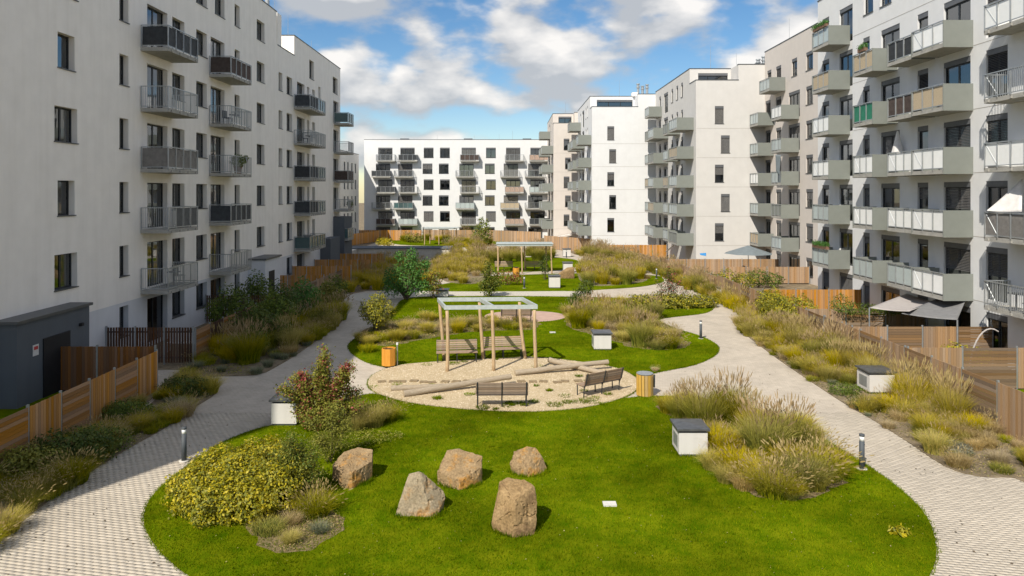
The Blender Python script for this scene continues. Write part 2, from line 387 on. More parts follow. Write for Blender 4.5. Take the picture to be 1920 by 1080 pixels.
M['pebble'] = mat('gravel_stone', (0.36, 0.28, 0.17), col2=(0.66, 0.56, 0.41), rough=0.9, scale=2, attr='rv')
M['gravel_strip'] = mat('gravel_strip_pale', (0.40, 0.37, 0.31), col2=(0.60, 0.56, 0.48), rough=0.95, scale=12, bump=0.9, bscale=60)
M['soil'] = mat('bed_soil', (0.13, 0.10, 0.062), col2=(0.27, 0.215, 0.14), rough=0.97, scale=3, bump=0.8, bscale=30, big=0.15)
M['mulch'] = mat('bark_mulch', (0.13, 0.10, 0.045), col2=(0.27, 0.20, 0.11), rough=0.97, scale=14, bump=1.0, bscale=40)
M['pink_paving'] = mat('pink_paving', (0.46, 0.32, 0.26), rough=0.9, var=0.1, scale=2)

# ---------------------------------------------------------------- ground
b = MB(); E = 900
b.quad((-E, -60, gz(-60) - .05), (E, -60, gz(-60) - .05), (E, E, gz(E) - .05), (-E, E, gz(E) - .05))
tag(b.build('ground', M['soil']), kind='structure')

PX = lambda L: [gp(*p) for p in L]
# the paved court: one sheet, lawns and beds lie on it
court = [(-14.0, 11), (16.5, 11), (16.5, 24), (15.6, 52), (17.0, 60), (14.5, 72), (8, 96), (2, 117), (-22, 117), (-22, 92), (-14.2, 80), (-14.2, 30), (-18, 30), (-18, 27), (-14.0, 27)]
path = sheet('path', court, 0.0, M['paving'])

gravel_px = [(690, 722), (703, 702), (750, 686), (812, 680), (880, 676), (940, 673), (1000, 671), (1075, 678), (1150, 690), (1190, 708), (1197, 728), (1163, 749), (1098, 765), (1000, 773), (880, 769), (772, 757), (713, 741)]
gravel_poly = smooth_loop(PX(gravel_px), 4)
lawn1_px = [(545, 791), (480, 806), (410, 835), (345, 880), (292, 924), (270, 968), (282, 1010), (318, 1052), (380, 1095), (520, 1150), (1000, 1190), (1500, 1170), (1690, 1130), (1745, 1075), (1755, 1025), (1738, 972), (1698, 928), (1648, 889), (1590, 852), (1540, 822), (1480, 790), (1400, 764), (1310, 748), (1225, 744), (1160, 750), (1098, 766), (1000, 774), (880, 770), (772, 758), (713, 742), (680, 742), (620, 764)]
lawn1 = smooth_loop(PX(lawn1_px), 4)
lawn2_px = [(655, 656), (660, 640), (690, 622), (722, 600), (742, 578), (770, 559), (900, 556), (1065, 557), (1180, 560), (1290, 563), (1331, 570), (1337, 578), (1318, 588), (1245, 597), (1238, 604), (1268, 617), (1310, 630), (1338, 643), (1347, 655), (1337, 669), (1300, 685), (1240, 697), (1192, 706), (1150, 691), (1075, 679), (1000, 672), (880, 677), (812, 681), (750, 687), (718, 688), (680, 676)]
lawn2 = smooth_loop(PX(lawn2_px), 4)
lawn3_px = [(800, 546), (812, 537), (850, 530), (905, 520), (1000, 515), (1120, 513), (1225, 517), (1243, 523), (1240, 530), (1200, 538), (1130, 543), (1060, 546)]
lawn3 = smooth_loop(PX(lawn3_px), 4)
lawn4_px = [(860, 500), (900, 490), (1000, 482), (1072, 486), (1085, 494), (1075, 503), (1030, 508), (930, 511), (870, 509)]
lawn4 = smooth_loop(PX(lawn4_px), 4)
lawn5_px = [(735, 452), (760, 444), (850, 442), (930, 445), (960, 452), (930, 458), (840, 461), (750, 459)]
lawn5 = smooth_loop(PX(lawn5_px), 3)
for i, p in enumerate((lawn1, lawn2, lawn3, lawn4, lawn5)):
    sheet('lawn', p, 0.035, M['turf'])
blob = lambda L, k=.16: [(x + k * noise.noise(Vector((x * 2.3, y * 2.3, 1))) * 2, y + k * noise.noise(Vector((x * 2.3, y * 2.3, 9))) * 2) for x, y in L]
gravel = sheet('gravel_play_area', gravel_poly, 0.045, M['gravel'])
strip = smooth_loop(PX([(650, 556), (690, 549), (800, 546), (930, 545), (1060, 546), (1075, 550), (1062, 554), (900, 554), (770, 557), (690, 566)]), 3)
sheet('gravel_strip', strip, 0.012, M['gravel_strip'])
pink = smooth_loop([(gp(985, 594)[0] + 2.55 * math.cos(a), gp(985, 594)[1] + 2.0 * math.sin(a)) for a in np.linspace(0, 2 * math.pi, 16, False)], 2)
sheet('paved_circle', pink, 0.05, M['pink_paving'])
mulch1 = blob(smooth_loop(PX([(480, 1028), (540, 1041), (600, 1026), (636, 1000), (640, 972), (600, 952), (540, 945), (480, 965)]), 8))
sheet('mulch_bed', mulch1, 0.040, M['mulch'])
mulch2 = blob(smooth_loop(PX([(1235, 765), (1300, 810), (1355, 870), (1400, 925), (1500, 938), (1570, 915), (1583, 880), (1530, 830), (1440, 790), (1330, 760)]), 8))
sheet('mulch_bed', mulch2, 0.040, M['mulch'])
mulch3 = blob(smooth_loop(PX([(1060, 600), (1075, 618), (1150, 640), (1200, 655), (1275, 655), (1290, 640), (1230, 600), (1150, 580), (1075, 585)]), 8))
sheet('mulch_bed', mulch3, 0.040, M['mulch'])
mulch4 = blob(smooth_loop(PX([(672, 640), (720, 650), (780, 640), (900, 622), (1000, 618), (1000, 600), (900, 596), (760, 600), (700, 612)]), 8))
sheet('mulch_bed', mulch4, 0.040, M['mulch'])
# borders
bedL1 = smooth_loop(PX([(-60, 1060), (0, 1012), (85, 945), (170, 886), (240, 842), (315, 800), (362, 766), (405, 738), (385, 729), (330, 719)]), 3) + [(-13.6, 27.3), (-13.6, 12)]
bedL2 = smooth_loop(PX([(318, 709), (400, 706), (482, 703), (525, 684), (564, 660), (617, 622), (645, 597), (634, 570), (655, 553)]), 3) + [(-13.8, 54), (-14.3, 31)]
bedL3 = [gp(655, 552), gp(690, 545), gp(800, 540), gp(815, 520), gp(800, 500), gp(760, 492), (-14.0, 80), (-13.8, 54.5)]
bedR1 = smooth_loop(PX([(1960, 894), (1900, 896), (1830, 893), (1770, 874), (1700, 828), (1640, 790), (1580, 755), (1500, 702), (1440, 660), (1376, 608), (1400, 600), (1385, 588), (1345, 563)]), 3) + [(15.35, 52), (15.35, 19)]
bedR2 = PX([(1345, 562), (1300, 540), (1310, 528), (1265, 508), (1240, 503), (1150, 493), (1090, 480), (1040, 466)]) + [(12.0, 92), (14.2, 71), (16.2, 60), (15.35, 52)]
bedM = smooth_loop(PX([(830, 525), (870, 533), (905, 528), (915, 505), (890, 480), (840, 480), (815, 500)]), 3)
bedN = smooth_loop(PX([(1085, 505), (1100, 535), (1190, 532), (1215, 522), (1190, 505), (1130, 497)]), 3)
for i, p in enumerate((bedL1, bedL2, bedL3, bedR1, bedR2, bedM, bedN)):
    sheet('planting_bed', p, 0.022 + 0.003 * i, M['soil'])

# ---------------------------------------------------------------- pavers near the camera
def pavers():
    reg = [(-13.5, 12.2), (15.5, 12.2), (15.5, 25.5), (-13.5, 25.5)]
    a = R(PAVE_ROT); ca, sa = math.cos(a), math.sin(a)
    w, h, gap = 0.205, 0.105, 0.004
    U, V = np.meshgrid(np.arange(-130, 130), np.arange(60, 320))
    u = (U + 0.5 * (V % 2)) * w; v = V * h
    x = u * ca + v * sa; y = -u * sa + v * ca
    P = np.stack([x.ravel(), y.ravel()], 1)
    k = (np.abs(P[:, 0]) < P[:, 1] * 0.78 + .6) & (P[:, 1] > 12.6) & (P[:, 1] < 24.0)
    P = P[k]
    k = inpoly(P, court)
    for hle in (lawn1, bedL1, bedR1, gravel_poly, lawn2): k &= ~inpoly(P, hle)
    P = P[k]
    ctr = P[np.argsort(P[:, 1])]
    return ctr, (ca, sa), (w - gap) / 2, (h - gap) / 2
PV, (ca, sa), hw, hh = pavers()
def paver_verts(hw, hh, t=0.007, c=0.0025):
    return np.array([(-hw, -hh, -.01), (hw, -hh, -.01), (hw, hh, -.01), (-hw, hh, -.01),
                     (-hw + c, -hh + c, t), (hw - c, -hh + c, t), (hw - c, hh - c, t), (-hw + c, hh - c, t)])
pf = np.array([(4, 5, 6, 7), (0, 1, 5, 4), (1, 2, 6, 5), (2, 3, 7, 6), (3, 0, 4, 7)])
pv = paver_verts(hw, hh)
pv_r = pv.copy(); pv_r[:, 0] = pv[:, 0] * ca + pv[:, 1] * sa; pv_r[:, 1] = -pv[:, 0] * sa + pv[:, 1] * ca
one = npmesh('paver', pv_r, pf, M['paver_one'])
inview = np.abs(PV[:, 0] * F / PV[:, 1] + (CX - 960)) < 940
big = np.where(inview & (PV[:, 1] > 13.4))[0][:300]
for i in big:
    x, y = PV[i]
    ob('paver', one, path, (x, y, gz(y) + rng.uniform(0, .0025)))
rest = np.setdiff1d(np.arange(len(PV)), big)
Q = PV[rest]; n_ = len(Q)
vv = pv_r[None] + np.concatenate([Q, (gz(Q[:, 1]) + rng.uniform(0, .0025, n_))[:, None]], 1)[:, None]
ff = pf[None] + (np.arange(n_) * 8)[:, None, None]
o = ob('pavers', npmesh('pavers', vv.reshape(-1, 3), ff.reshape(-1, 4), M['paver'], {'rv': np.repeat(rng.random(n_), 8)}), path)
o['kind'] = 'stuff'
js = sheet('paver_bedding', [(-13.3, 12.0), (14.9, 12.0), (14.9, 24.0), (-13.3, 24.0)], 0.003, M['paver_joint'], skirt=0.0)
js.parent = path

# ---------------------------------------------------------------- loose stones on the gravel
def octa(P, s, dz):
    d = np.array([(1, 0, 0), (0, 1, 0), (-1, 0, 0), (0, -1, 0), (0, 0, 1)], float)
    n = len(P); a = rng.uniform(0, 6.28, n)
    sc = s * rng.uniform(.5, 1.5, n)
    v = np.repeat(d[None], n, 0) * sc[:, None, None]
    v[:, :, 2] *= rng.uniform(.4, .8, n)[:, None]; v[:, :, 1] *= rng.uniform(.6, 1, n)[:, None]
    c, q = np.cos(a)[:, None], np.sin(a)[:, None]
    x = v[:, :, 0] * c - v[:, :, 1] * q; y = v[:, :, 0] * q + v[:, :, 1] * c
    v = np.stack([x + P[:, 0, None], y + P[:, 1, None], v[:, :, 2] + (gz(P[:, 1]) + dz)[:, None]], 2)
    f = np.array([(0, 1, 4), (1, 2, 4), (2, 3, 4), (3, 0, 4)])[None] + (np.arange(n) * 5)[:, None, None]
    return v.reshape(-1, 3), f.reshape(-1, 3), np.repeat(rng.random(n), 5)
P = sample(gravel_poly, 26000)
v, f, r = octa(P, 0.022, 0.045)
tag(ob('gravel_stones', npmesh('gravel_stones', v, f, M['pebble'], {'rv': r}), gravel), kind='stuff')
# ---------------------------------------------------------------- buildings
class Fac:
    """a vertical wall plane: origin, direction u along it (outward normal = u x z)"""
    def __init__(s, x, y, ang): s.o = Vector((x, y, 0)); s.a = ang; s.u = Vector((math.cos(ang), math.sin(ang), 0)); s.n = Vector((s.u.y, -s.u.x, 0))
    def p(s, u, z, out=0.0): return s.o + s.u * u + s.n * out + Vector((0, 0, z))
ANG = {'+X': R(90), '-X': R(-90), '-Y': 0.0}
_cache = {}
def cached(key, fn):
    if key not in _cache: _cache[key] = fn()
    return _cache[key]

class Bld:
    def __init__(s, name, label, x, y, mats, slab_shift=0):
        s.root = empty(name, (x, y, 0)); tag(s.root, label, 'apartment block', 'apartment blocks round the courtyard')
        s.P = Vector((x, y, 0)); s.w = MB(); s.mats = mats; s.fd = 0.11
    def L(s, v): return tuple(Vector(v) - s.P)
    def wall(s, fac, u0, u1, z0, z1, ops=(), k=0, depth=None, room=0.7):
        depth = depth or s.fd + .09
        """wall panel with real openings, reveals and dark rooms behind"""
        ops = [o for o in ops if o[0] > u0 - 1e-3 and o[1] < u1 + 1e-3 and o[2] >= z0 - 1e-3 and o[3] <= z1 + 1e-3]
        us = sorted({round(x, 4) for x in [u0, u1] + [q for o in ops for q in o[:2]]})
        zs = sorted({round(x, 4) for x in [z0, z1] + [q for o in ops for q in o[2:4]]})
        w = s.w
        for i in range(len(us) - 1):
            for j in range(len(zs) - 1):
                um, zm = (us[i] + us[i + 1]) / 2, (zs[j] + zs[j + 1]) / 2
                if any(o[0] < um < o[1] and o[2] < zm < o[3] for o in ops): continue
                w.k = k
                w.quad(*[s.L(fac.p(a, b)) for a, b in ((us[i], zs[j]), (us[i + 1], zs[j]), (us[i + 1], zs[j + 1]), (us[i], zs[j + 1]))])
        for o in ops:
            a, b, c, d = o[:4]
            def ring(d0, d1, kk):
                w.k = kk
                C = [(a, c), (b, c), (b, d), (a, d)]
                for q in range(4):
                    (ua, za), (ub, zb) = C[q], C[(q + 1) % 4]
                    w.quad(s.L(fac.p(ua, za, -d0)), s.L(fac.p(ua, za, -d1)), s.L(fac.p(ub, zb, -d1)), s.L(fac.p(ub, zb, -d0)))
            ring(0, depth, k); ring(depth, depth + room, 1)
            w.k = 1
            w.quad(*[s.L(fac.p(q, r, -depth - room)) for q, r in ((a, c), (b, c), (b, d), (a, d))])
        w.k = 0
    def flat(s, fac_pts, k=0):
        s.w.k = k; s.w.poly([s.L(p) for p in fac_pts]); s.w.k = 0
    def shell(s, x0, y0, x1, y1, z0, z1, skip=''):
        """plain outer faces of a block, except those given in skip"""
        A = {'-Y': [(x0, y0), (x1, y0)], '+X': [(x1, y0), (x1, y1)], '+Y': [(x1, y1), (x0, y1)], '-X': [(x0, y1), (x0, y0)]}
        for q, (p, r) in A.items():
            if q not in skip: s.flat([(p[0], p[1], z0), (r[0], r[1], z0), (r[0], r[1], z1), (p[0], p[1], z1)])
        s.flat([(x0, y0, z1), (x1, y0, z1), (x1, y1, z1), (x0, y1, z1)])
    def coping(s, x0, y0, x1, y1, z, sides='-Y+X-X'):
        b = MB(); t = 0.07; e = 0.035
        if '-Y' in sides: b.box(x0 - e, y0 - e, z, x1 + e, y0 + .3, z + t)
        if '-X' in sides: b.box(x0 - e, y0 + .302, z, x0 + .3, y1 + e, z + t)
        if '+X' in sides: b.box(x1 - .3, y0 + .302, z, x1 + e, y1 + e, z + t)
        for i, v in enumerate(b.v): b.v[i] = s.L(v)
        b.build('coping', M['coping'], s.root)
    def window(s, fac, o, kind='win', head=False, lower=0.0, curtain=None):
        a, b, c, d = o[:4]; w, h = round(b - a, 3), round(d - c, 3)
        hb = 0.26 if head else 0.0
        def frame():
            m = MB(); t = 0.065; g = .003; y0, y1 = s.fd, s.fd + .06; H = h - hb
            m.box(g, y0, g, t, y1, H - g); m.box(w - t, y0, g, w - g, y1, H - g)
            m.box(t + .001, y0, g, w - t - .001, y1, t); m.box(t + .001, y0, H - t, w - t - .001, y1, H - g)
            if w > 1.15:
                for q in ([0.5] if w < 2.2 else [0.33, 0.66]): m.box(w * q - .05, y0 + .004, t + .001, w * q + .05, y1 + .004, H - t - .001)
            return m.mesh('window_frame', M['frame'])
        def pane():
            m = MB(); m.quad((.05, s.fd + .03, .05), (w - .05, s.fd + .03, .05), (w - .05, s.fd + .03, h - hb - .05), (.05, s.fd + .03, h - hb - .05))
            return m.mesh('pane', M['glass'])
        pos = s.L(fac.p(a, c)); f_ = ob('door' if kind == 'door' else 'window', cached(('fr', w, h, head, s.fd), frame), s.root, pos, fac.a)
        ob('pane', cached(('pn', w, h, head, s.fd), pane), f_)
        if kind != 'door':
            def sill():
                m = MB(); m.box(-.04, -.05, -.03, w + .04, s.fd, .012); return m.mesh('sill', M['sill'])
            ob('sill', cached(('sl', w, s.fd), sill), f_)
        if head:
            def box_():
                m = MB(); m.box(.004, .02, h - hb + .002, w - .004, .19, h - .003); return m.mesh('shutter_box', M['shutter_box'])
            ob('shutter_box', cached(('hb', w, h), box_), f_)
        if lower > 0:
            lo = round(lower, 1)
            def bl():
                m = MB(); n = max(2, int((h - hb) * lo / 0.075))
                for i in range(n):
                    z = h - hb - .03 - i * .075
                    m.quad((.03, .055, z - .045), (w - .03, .055, z - .045), (w - .03, .095, z), (.03, .095, z))
                return m.mesh('blind', M['blind'])
            q = ob('blind', cached(('bl', w, h, lo, head), bl), f_); q['kind'] = 'stuff'
        if curtain:
            side = curtain
            def cu():
                m = MB(); x0, x1 = {1: (.06, w * .42), 2: (w * .55, w - .06), 3: (.06, w - .06)}[side]; n = max(4, int((x1 - x0) / .07))
                H = h - hb
                for i in range(n):
                    xa, xb = x0 + (x1 - x0) * i / n, x0 + (x1 - x0) * (i + 1) / n
                    ya, yb = s.fd + .16 + .03 * (i % 2), s.fd + .16 + .03 * ((i + 1) % 2)
                    m.quad((xa, ya, .03), (xb, yb, .03), (xb, yb, H - .05), (xa, ya, H - .05))
                return m.mesh('curtain', M['curtain'])
            ob('curtain', cached(('cu', w, h, side, head, s.fd), cu), f_)
    def done(s):
        o = s.w.build('wall', s.mats, s.root); return s.root

def balcony(bld, fac, u0, u1, z, P, style, front='open', near_end='u0', diag=False, t=0.19):
    """slab with railing and infill; z is the slab's upper face"""
    Lg = round(u1 - u0, 2); pos = bld.L(fac.p(u0, z))
    def slab():
        m = MB(); m.box(0, -P, -t, Lg, .004, 0)
        if style == 'L':
            for q in np.linspace(.3, Lg - .3, 4): m.box(q - .05, -P - .06, -t + .02, q + .05, -P - .001, -t + .12)
        return m.mesh('balcony', M['slab'])
    sl = ob('balcony', cached(('slab', style, Lg, P), slab), bld.root, pos, fac.a)
    H = 1.05; np_ = max(2, int(round(Lg / 0.85)))
    bars = front in ('open', 'partial')
    def rail():
        m = MB(); r = .022
        xs = np.linspace(.02, Lg - .02, np_ + 1)
        for x in xs: m.box(x - r, -P + .0, -.1, x + r, -P + .04, H)
        m.box(.0, -P - .012, H + .001, Lg, -P + .05, H + .045)
        m.box(.0, -P + .012, .06, Lg, -P + .03, .1)
        if style in ('L', 'F') or front == 'side_open':
            for x in (.02, Lg - .02):
                m.box(x - .02, -P + .05, H + .001, x + .02, -.02, H + .045); m.box(x - .012, -P + .05, .06, x + .012, -.02, .1)
                m.box(x - r, -.06, 0, x + r, -.02, H)
                for q in (np.arange(.12, P - .1, .11) if bars else ()): m.box(x - .008, -q - .008, .1, x + .008, -q + .008, H)
        if bars:
            for x in np.arange(.13, Lg - .05, .115): m.box(x - .008, -P + .012, .1, x + .008, -P + .028, H)
        if diag: m.tube([(Lg * 0 + .05, -P + .045, H - .02), (.05 + xs[1] * .9, -P + .045, .1)], .02, 5)
        return m.mesh('railing', M['steel'])
    q = ob('railing', cached(('rail', style, Lg, P, bars, diag), rail), sl); q['kind'] = 'stuff'
    pm = {'dark': 'pan_dark', 'brown': 'pan_brown', 'fabric': 'pan_fabric', 'partial': 'pan_dark', 'white': 'pan_white', 'frost': 'pan_frost', 'green': 'pan_green',
          'teal': 'pan_teal', 'reed': 'pan_reed', 'pink': 'pan_pink', 'grey': 'pan_greygreen', 'glass': 'pan_frost'}.get(front)
    xs = np.linspace(.02, Lg - .02, np_ + 1)
    if pm:
        def pane():
            m = MB(); m.box(.03, -P + .046, .08, xs[1] - xs[0] - .03 + .0, -P + .062, H - .03); return m.mesh('infill_panel', M[pm])
        for i in range(np_):
            if front == 'partial' and i == 0: continue
            ob('infill_panel', cached(('pan', pm, Lg, P), pane), sl, (xs[i], 0, 0))
    if style == 'R' and front != 'side_open':      # solid painted end panels
        def side():
            m = MB(); m.box(-.02, -P - .02, -.2, .02, -.003, H + .03); return m.mesh('side_panel', M['pan_greygreen'])
        ob('side_panel', cached(('sideR', P), side), sl, (-.021, 0, 0)); ob('side_panel', cached(('sideR', P), side), sl, (Lg + .021, 0, 0))
    elif style in ('L', 'F') and pm and front not in ('open',):
        sm = 'pan_dark' if front == 'partial' else pm
        def side():
            m = MB(); m.box(-.008, -P + .07, .08, .008, -.08, H - .03); return m.mesh('infill_panel', M[sm])
        if front != 'partial': ob('infill_panel', cached(('sideL', sm, P), side), sl, (.045 if near_end == 'u0' else Lg - .045, 0, 0))
    return sl

def roof_bits(bld, items):
    for kind, x, y, z, h in items:
        m = MB()
        if kind == 'flue':
            m.tube([(0, 0, 0), (0, 0, h)], .17, 10); m.tube([(0, 0, h * .72), (0, 0, h * .82)], .26, 10); m.tube([(0, 0, h), (0, 0, h + .12)], .25, 10)
            m.build('roof_flue', M['steel'], bld.root, bld.L((x, y, z)))
        elif kind == 'rod':
            m.tube([(0, 0, 0), (0, 0, h)], [.022, .012], 5); m.build('lightning_rod', M['steel'], bld.root, bld.L((x, y, z)))
        elif kind == 'stack':
            m.box(-.35, -.5, 0, .35, .5, h); m.build('chimney', M['wall_warm'], bld.root, bld.L((x, y, z)))
        elif kind == 'box':
            m.box(-.8, -.5, 0, .8, .5, h); m.build('roof_unit', M['darksteel'], bld.root, bld.L((x, y, z)))

rc = random.Random(3)
def cur(p=.45): return rc.choice([1, 2, 3]) if rc.random() < p else None

# ---- left block, in shade
XL = -18.2
yl = lambda px: F * 18.2 / (CX - px)
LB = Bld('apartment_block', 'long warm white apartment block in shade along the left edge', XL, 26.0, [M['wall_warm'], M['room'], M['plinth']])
LB.fd = .25
fl = Fac(XL, 0, ANG['+X'])                       # u = world y
FL = lambda k: 2.85 + 3 * k
ops = []
def addc(p0, p1, kind, floors, lo=.88, hi=2.32, f0=FL, store=ops, conv=yl, sw=False):
    a, b = sorted((conv(p0), conv(p1)))
    for k in floors:
        z = f0(k) if k >= 0 else 0.0
        store.append((round(a, 3), round(b, 3), round(z + (0.02 if kind == 'door' else lo), 3), round(z + hi, 3), kind, k))
addc(102, 145, 'win', (0, 2, 4)); addc(108, 140, 'win', (1, 3, 5))
addc(224, 241, 'win', (-1, 0, 1, 2, 3, 4, 5))
addc(276, 314, 'door', (-1, 0, 1, 2, 3, 4)); addc(323, 346, 'win', (-1, 0, 1, 2, 3, 4, 5))
addc(368, 388, 'win', (-1, 0, 1, 2, 3, 4, 5))
addc(395, 421, 'door', (-1, 0, 1, 2, 3, 4)); addc(403, 421, 'win', (5,)); addc(440, 449.5, 'win', (-1, 0, 1, 2, 3, 4, 5))
addc(481.5, 496, 'win', (0, 1, 2, 3, 4, 5))
addc(522.5, 529.5, 'win', (0, 1, 2, 3, 4)); addc(537.5, 548, 'win', (-1, 0, 1, 2, 3, 4))
addc(557, 571, 'door', (-1, 0, 1, 2, 3, 4)); addc(576, 580, 'win', (0, 1, 2, 3, 4)); addc(585.5, 590.5, 'win', (0, 1, 2, 3, 4))
addc(580, 588.5, 'win', (5,), 0.2, 1.9); addc(597, 601, 'win', (4,), 1.6, 2.9); addc(624, 633, 'win', (5,), .1, 1.75)
addc(625, 634.5, 'door', (0, 1, 2, 3, 4))
addc(-120, -70, 'win', (0, 1, 2, 3, 4, 5)); addc(-360, -280, 'win', (0, 1, 2, 3, 4, 5))
lo_ops = [o for o in ops if o[5] < 0]; hi_ops = [o for o in ops if o[5] >= 0]
Y0, Y1, Y2, Y3 = 4.4, 54.1, 58.5, 74.4
LB.wall(fl, Y0, Y3, -1, 2.5, lo_ops, k=2)
LB.wall(fl, Y0, Y1, 2.5, 21.75, [o for o in hi_ops if o[1] < Y1])
LB.wall(fl, Y1, Y2, 2.5, 19.2, [o for o in hi_ops if Y1 < o[0] and o[1] < Y2])
LB.wall(fl, Y2, Y3, 2.5, 20.9, [o for o in hi_ops if Y2 < o[0]])
LB.shell(-34, Y0, XL, Y1, -1, 21.75, '+X'); LB.shell(-34, Y1, XL, Y2, 2, 19.2, '+X-Y'); LB.shell(-34, Y2, XL, Y3, -1, 20.9, '+X')
LB.coping(-34, Y0, XL, Y1, 21.75, '+X-Y'); LB.coping(-34, Y1, XL, Y2, 19.2, '+X'); LB.coping(-34, Y2, XL, Y3, 20.9, '+X-Y')
for o in ops:
    LB.window(fl, o, o[4], curtain=cur(.6))
fronts = {1: ['open', 'partial', 'fabric', 'open', 'dark'], 2: ['open', 'dark', 'open', 'open', 'brown'], 3: ['teal', 'dark', 'dark', 'open', 'dark'], 4: ['teal', 'open', 'brown', 'open', 'teal'], 5: ['open', 'dark', 'fabric', 'open', 'dark']}
for k in range(5):
    balcony(LB, fl, 34.15, 37.4, FL(k), 1.38, 'L', fronts[1][k])
    balcony(LB, fl, 41.95, 45.25, FL(k), 1.34, 'L', fronts[2][k])
    balcony(LB, fl, 58.4, 60.85, FL(k), 1.38, 'L', fronts[3][k])
    balcony(LB, fl, 60.95, 63.3, FL(k), 1.38, 'L', 'open' if fronts[3][k] == 'open' else 'teal')
    balcony(LB, fl, 71.6, 74.1, FL(k), 1.5, 'L', fronts[4][k])
# porches
m = MB(); m.box(-.9, 24.4 - 26, -.6, .85, 28.6 - 26, 3.03); m.build('porch', M['dark_render'], LB.root)
m = MB(); m.box(-.9, 24.3 - 26, 3.034, .95, 28.7 - 26, 3.14); m.build('porch_roof', M['sill'], LB.root)
m = MB(); m.box(.854, 25.75 - 26, -.3, .90, 27.3 - 26, 2.25); m.build('porch_door', M['black'], LB.root)
m = MB(); m.box(.855, 27.9 - 26, 2.3, .98, 28.05 - 26, 2.42); m.build('wall_lamp', M['black'], LB.root)
sg = MB().box(.855, 25.2 - 26, 1.72, .875, 25.5 - 26, 2.12).build('notice_plate', M['cloth_white'], LB.root)
MB().box(.876, 25.24 - 26, 1.94, .879, 25.46 - 26, 2.06).build('red_stripe', M['red'], sg)
m = MB(); m.box(-.6, 48.2 - 26, -.8, 1.2, 51.3 - 26, 2.95); m.build('porch', M['plinth'], LB.root)
m = MB(); m.box(-.6, 48.1 - 26, 2.954, 1.3, 51.4 - 26, 3.07); m.build('porch_roof', M['sill'], LB.root)
m = MB(); m.box(1.203, 48.9 - 26, -.3, 1.24, 50.0 - 26, 2.1); m.build('porch_door', M['black'], LB.root)
m = MB(); m.box(-.6, 66.5 - 26, -.8, 1.0, 70.2 - 26, 3.2); m.build('porch', M['dark_render'], LB.root)
m = MB(); m.box(-.6, 71.4 - 26, -.8, 1.15, 74.9 - 26, 5.1); m.build('bay', M['dark_render'], LB.root)
roof_bits(LB, [('stack', -18.6, 54.9, 19.2, 2.6), ('flue', -18.62, 53.2, 21.8, 1.7), ('rod', -20, 58.9, 20.9, 3), ('rod', -19.2, 60.0, 20.9, 2.1), ('rod', -18.9, 66, 20.9, 1.2)])
LB.done()

# ---- right blocks
def rfac(x): return Fac(x, 0, ANG['-X'])         # u = -world y
def yr(x0, px): return F * x0 / (px - CX)
def rop(store, ya, yb, kind, floors, f0, lo=.85, hi=2.45):
    for k in floors: store.append((-yb, -ya, round(f0(k) + (.02 if kind == 'door' else lo), 3), round(f0(k) + hi, 3), kind, k))
def rwin(B, fac, ops, head=True, pb=.45):
    for o in ops:
        lw = rc.choice([.3, .5, .5, .8, 1.0]) if rc.random() < pb else 0
        B.window(fac, o, o[4], head=head, lower=lw, curtain=cur(.6) if lw < .7 else None)
# R1 nearest
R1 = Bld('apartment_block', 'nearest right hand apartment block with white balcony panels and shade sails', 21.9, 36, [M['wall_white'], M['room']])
f1, f1b = rfac(21.9), rfac(22.7); FR = lambda k: 2.75 + 3 * k
o1, o1b = [], []
rop(o1, 30.5, 31.9, 'door', range(-1, 6), FR); rop(o1, 32.96, 35.0, 'door', range(-1, 6), FR); rop(o1, 36.3, 37.25, 'door', range(-1, 5), FR)
rop(o1, 38.95, 40.9, 'door', range(-1, 5), FR); rop(o1, 42.2, 43.0, 'win', range(-1, 5), FR)
rop(o1, 41.8, 42.9, 'win', (5,), FR); rop(o1, 39.8, 41.0, 'win', (5,), FR); rop(o1, 37.0, 38.0, 'win', (5,), FR)
rop(o1, 24.5, 26.2, 'door', range(-1, 6), FR)
rop(o1b, 45.9, 47.75, 'door', range(-1, 6), FR); rop(o1b, 49.3, 50.4, 'win', range(-1, 6), FR)
R1.wall(f1, -44.3, -20, -1, 21.7, o1); R1.wall(f1b, -51.1, -44.3, -1, 21.7, o1b)
R1.flat([(22.7, 44.3, -1), (21.9, 44.3, -1), (21.9, 44.3, 21.7), (22.7, 44.3, 21.7)])
R1.shell(21.9, 20, 35, 44.3, -1, 21.7, '-X+Y'); R1.shell(22.7, 44.3, 35, 51.1, -1, 21.7, '-X-Y')
R1.coping(21.9, 20, 35, 44.3, 21.7, '-X'); R1.coping(22.7, 44.3, 35, 51.1, 21.7, '-X')
rwin(R1, f1, o1, pb=.34); rwin(R1, f1b, o1b, pb=.2)
S1 = {1: ['white', 'white', 'white', 'reed', 'white'], 2: ['frost', 'white', 'white', 'brown', 'dark'], 3: ['frost', 'white', 'white', 'green', 'reed'],
      4: ['frost', 'frost', 'white', 'white', 'reed', 'frost'], 0: ['open', 'fabric', 'white', 'open', 'white']}
for k in range(5):
    z = FR(k)
    balcony(R1, f1, -35.35, -32.8, z, 1.40, 'R', S1[1][k], 'u1', S1[1][k] == 'white')
    balcony(R1, f1, -38.05, -35.75, z, 1.18, 'R', S1[2][k], 'u1', S1[2][k] == 'white')
    balcony(R1, f1, -41.4, -39.2, z, 1.40, 'R', S1[3][k], 'u1', S1[3][k] == 'white')
    balcony(R1, f1, -30.35, -25.6, z, 1.15, 'L', S1[0][k], 'u0', True)
for k in range(6): balcony(R1, f1b, -48.75, -46.3, FR(k), 1.42, 'R', S1[4][k], 'u1', S1[4][k] == 'white')
R1.done()
for k in range(6):
    MB().box(-.008, 20.2 - 36, FR(k) - .15, -.002, 44.2 - 36, FR(k) - .125).build('wall_joint', M['joint'], R1.root)
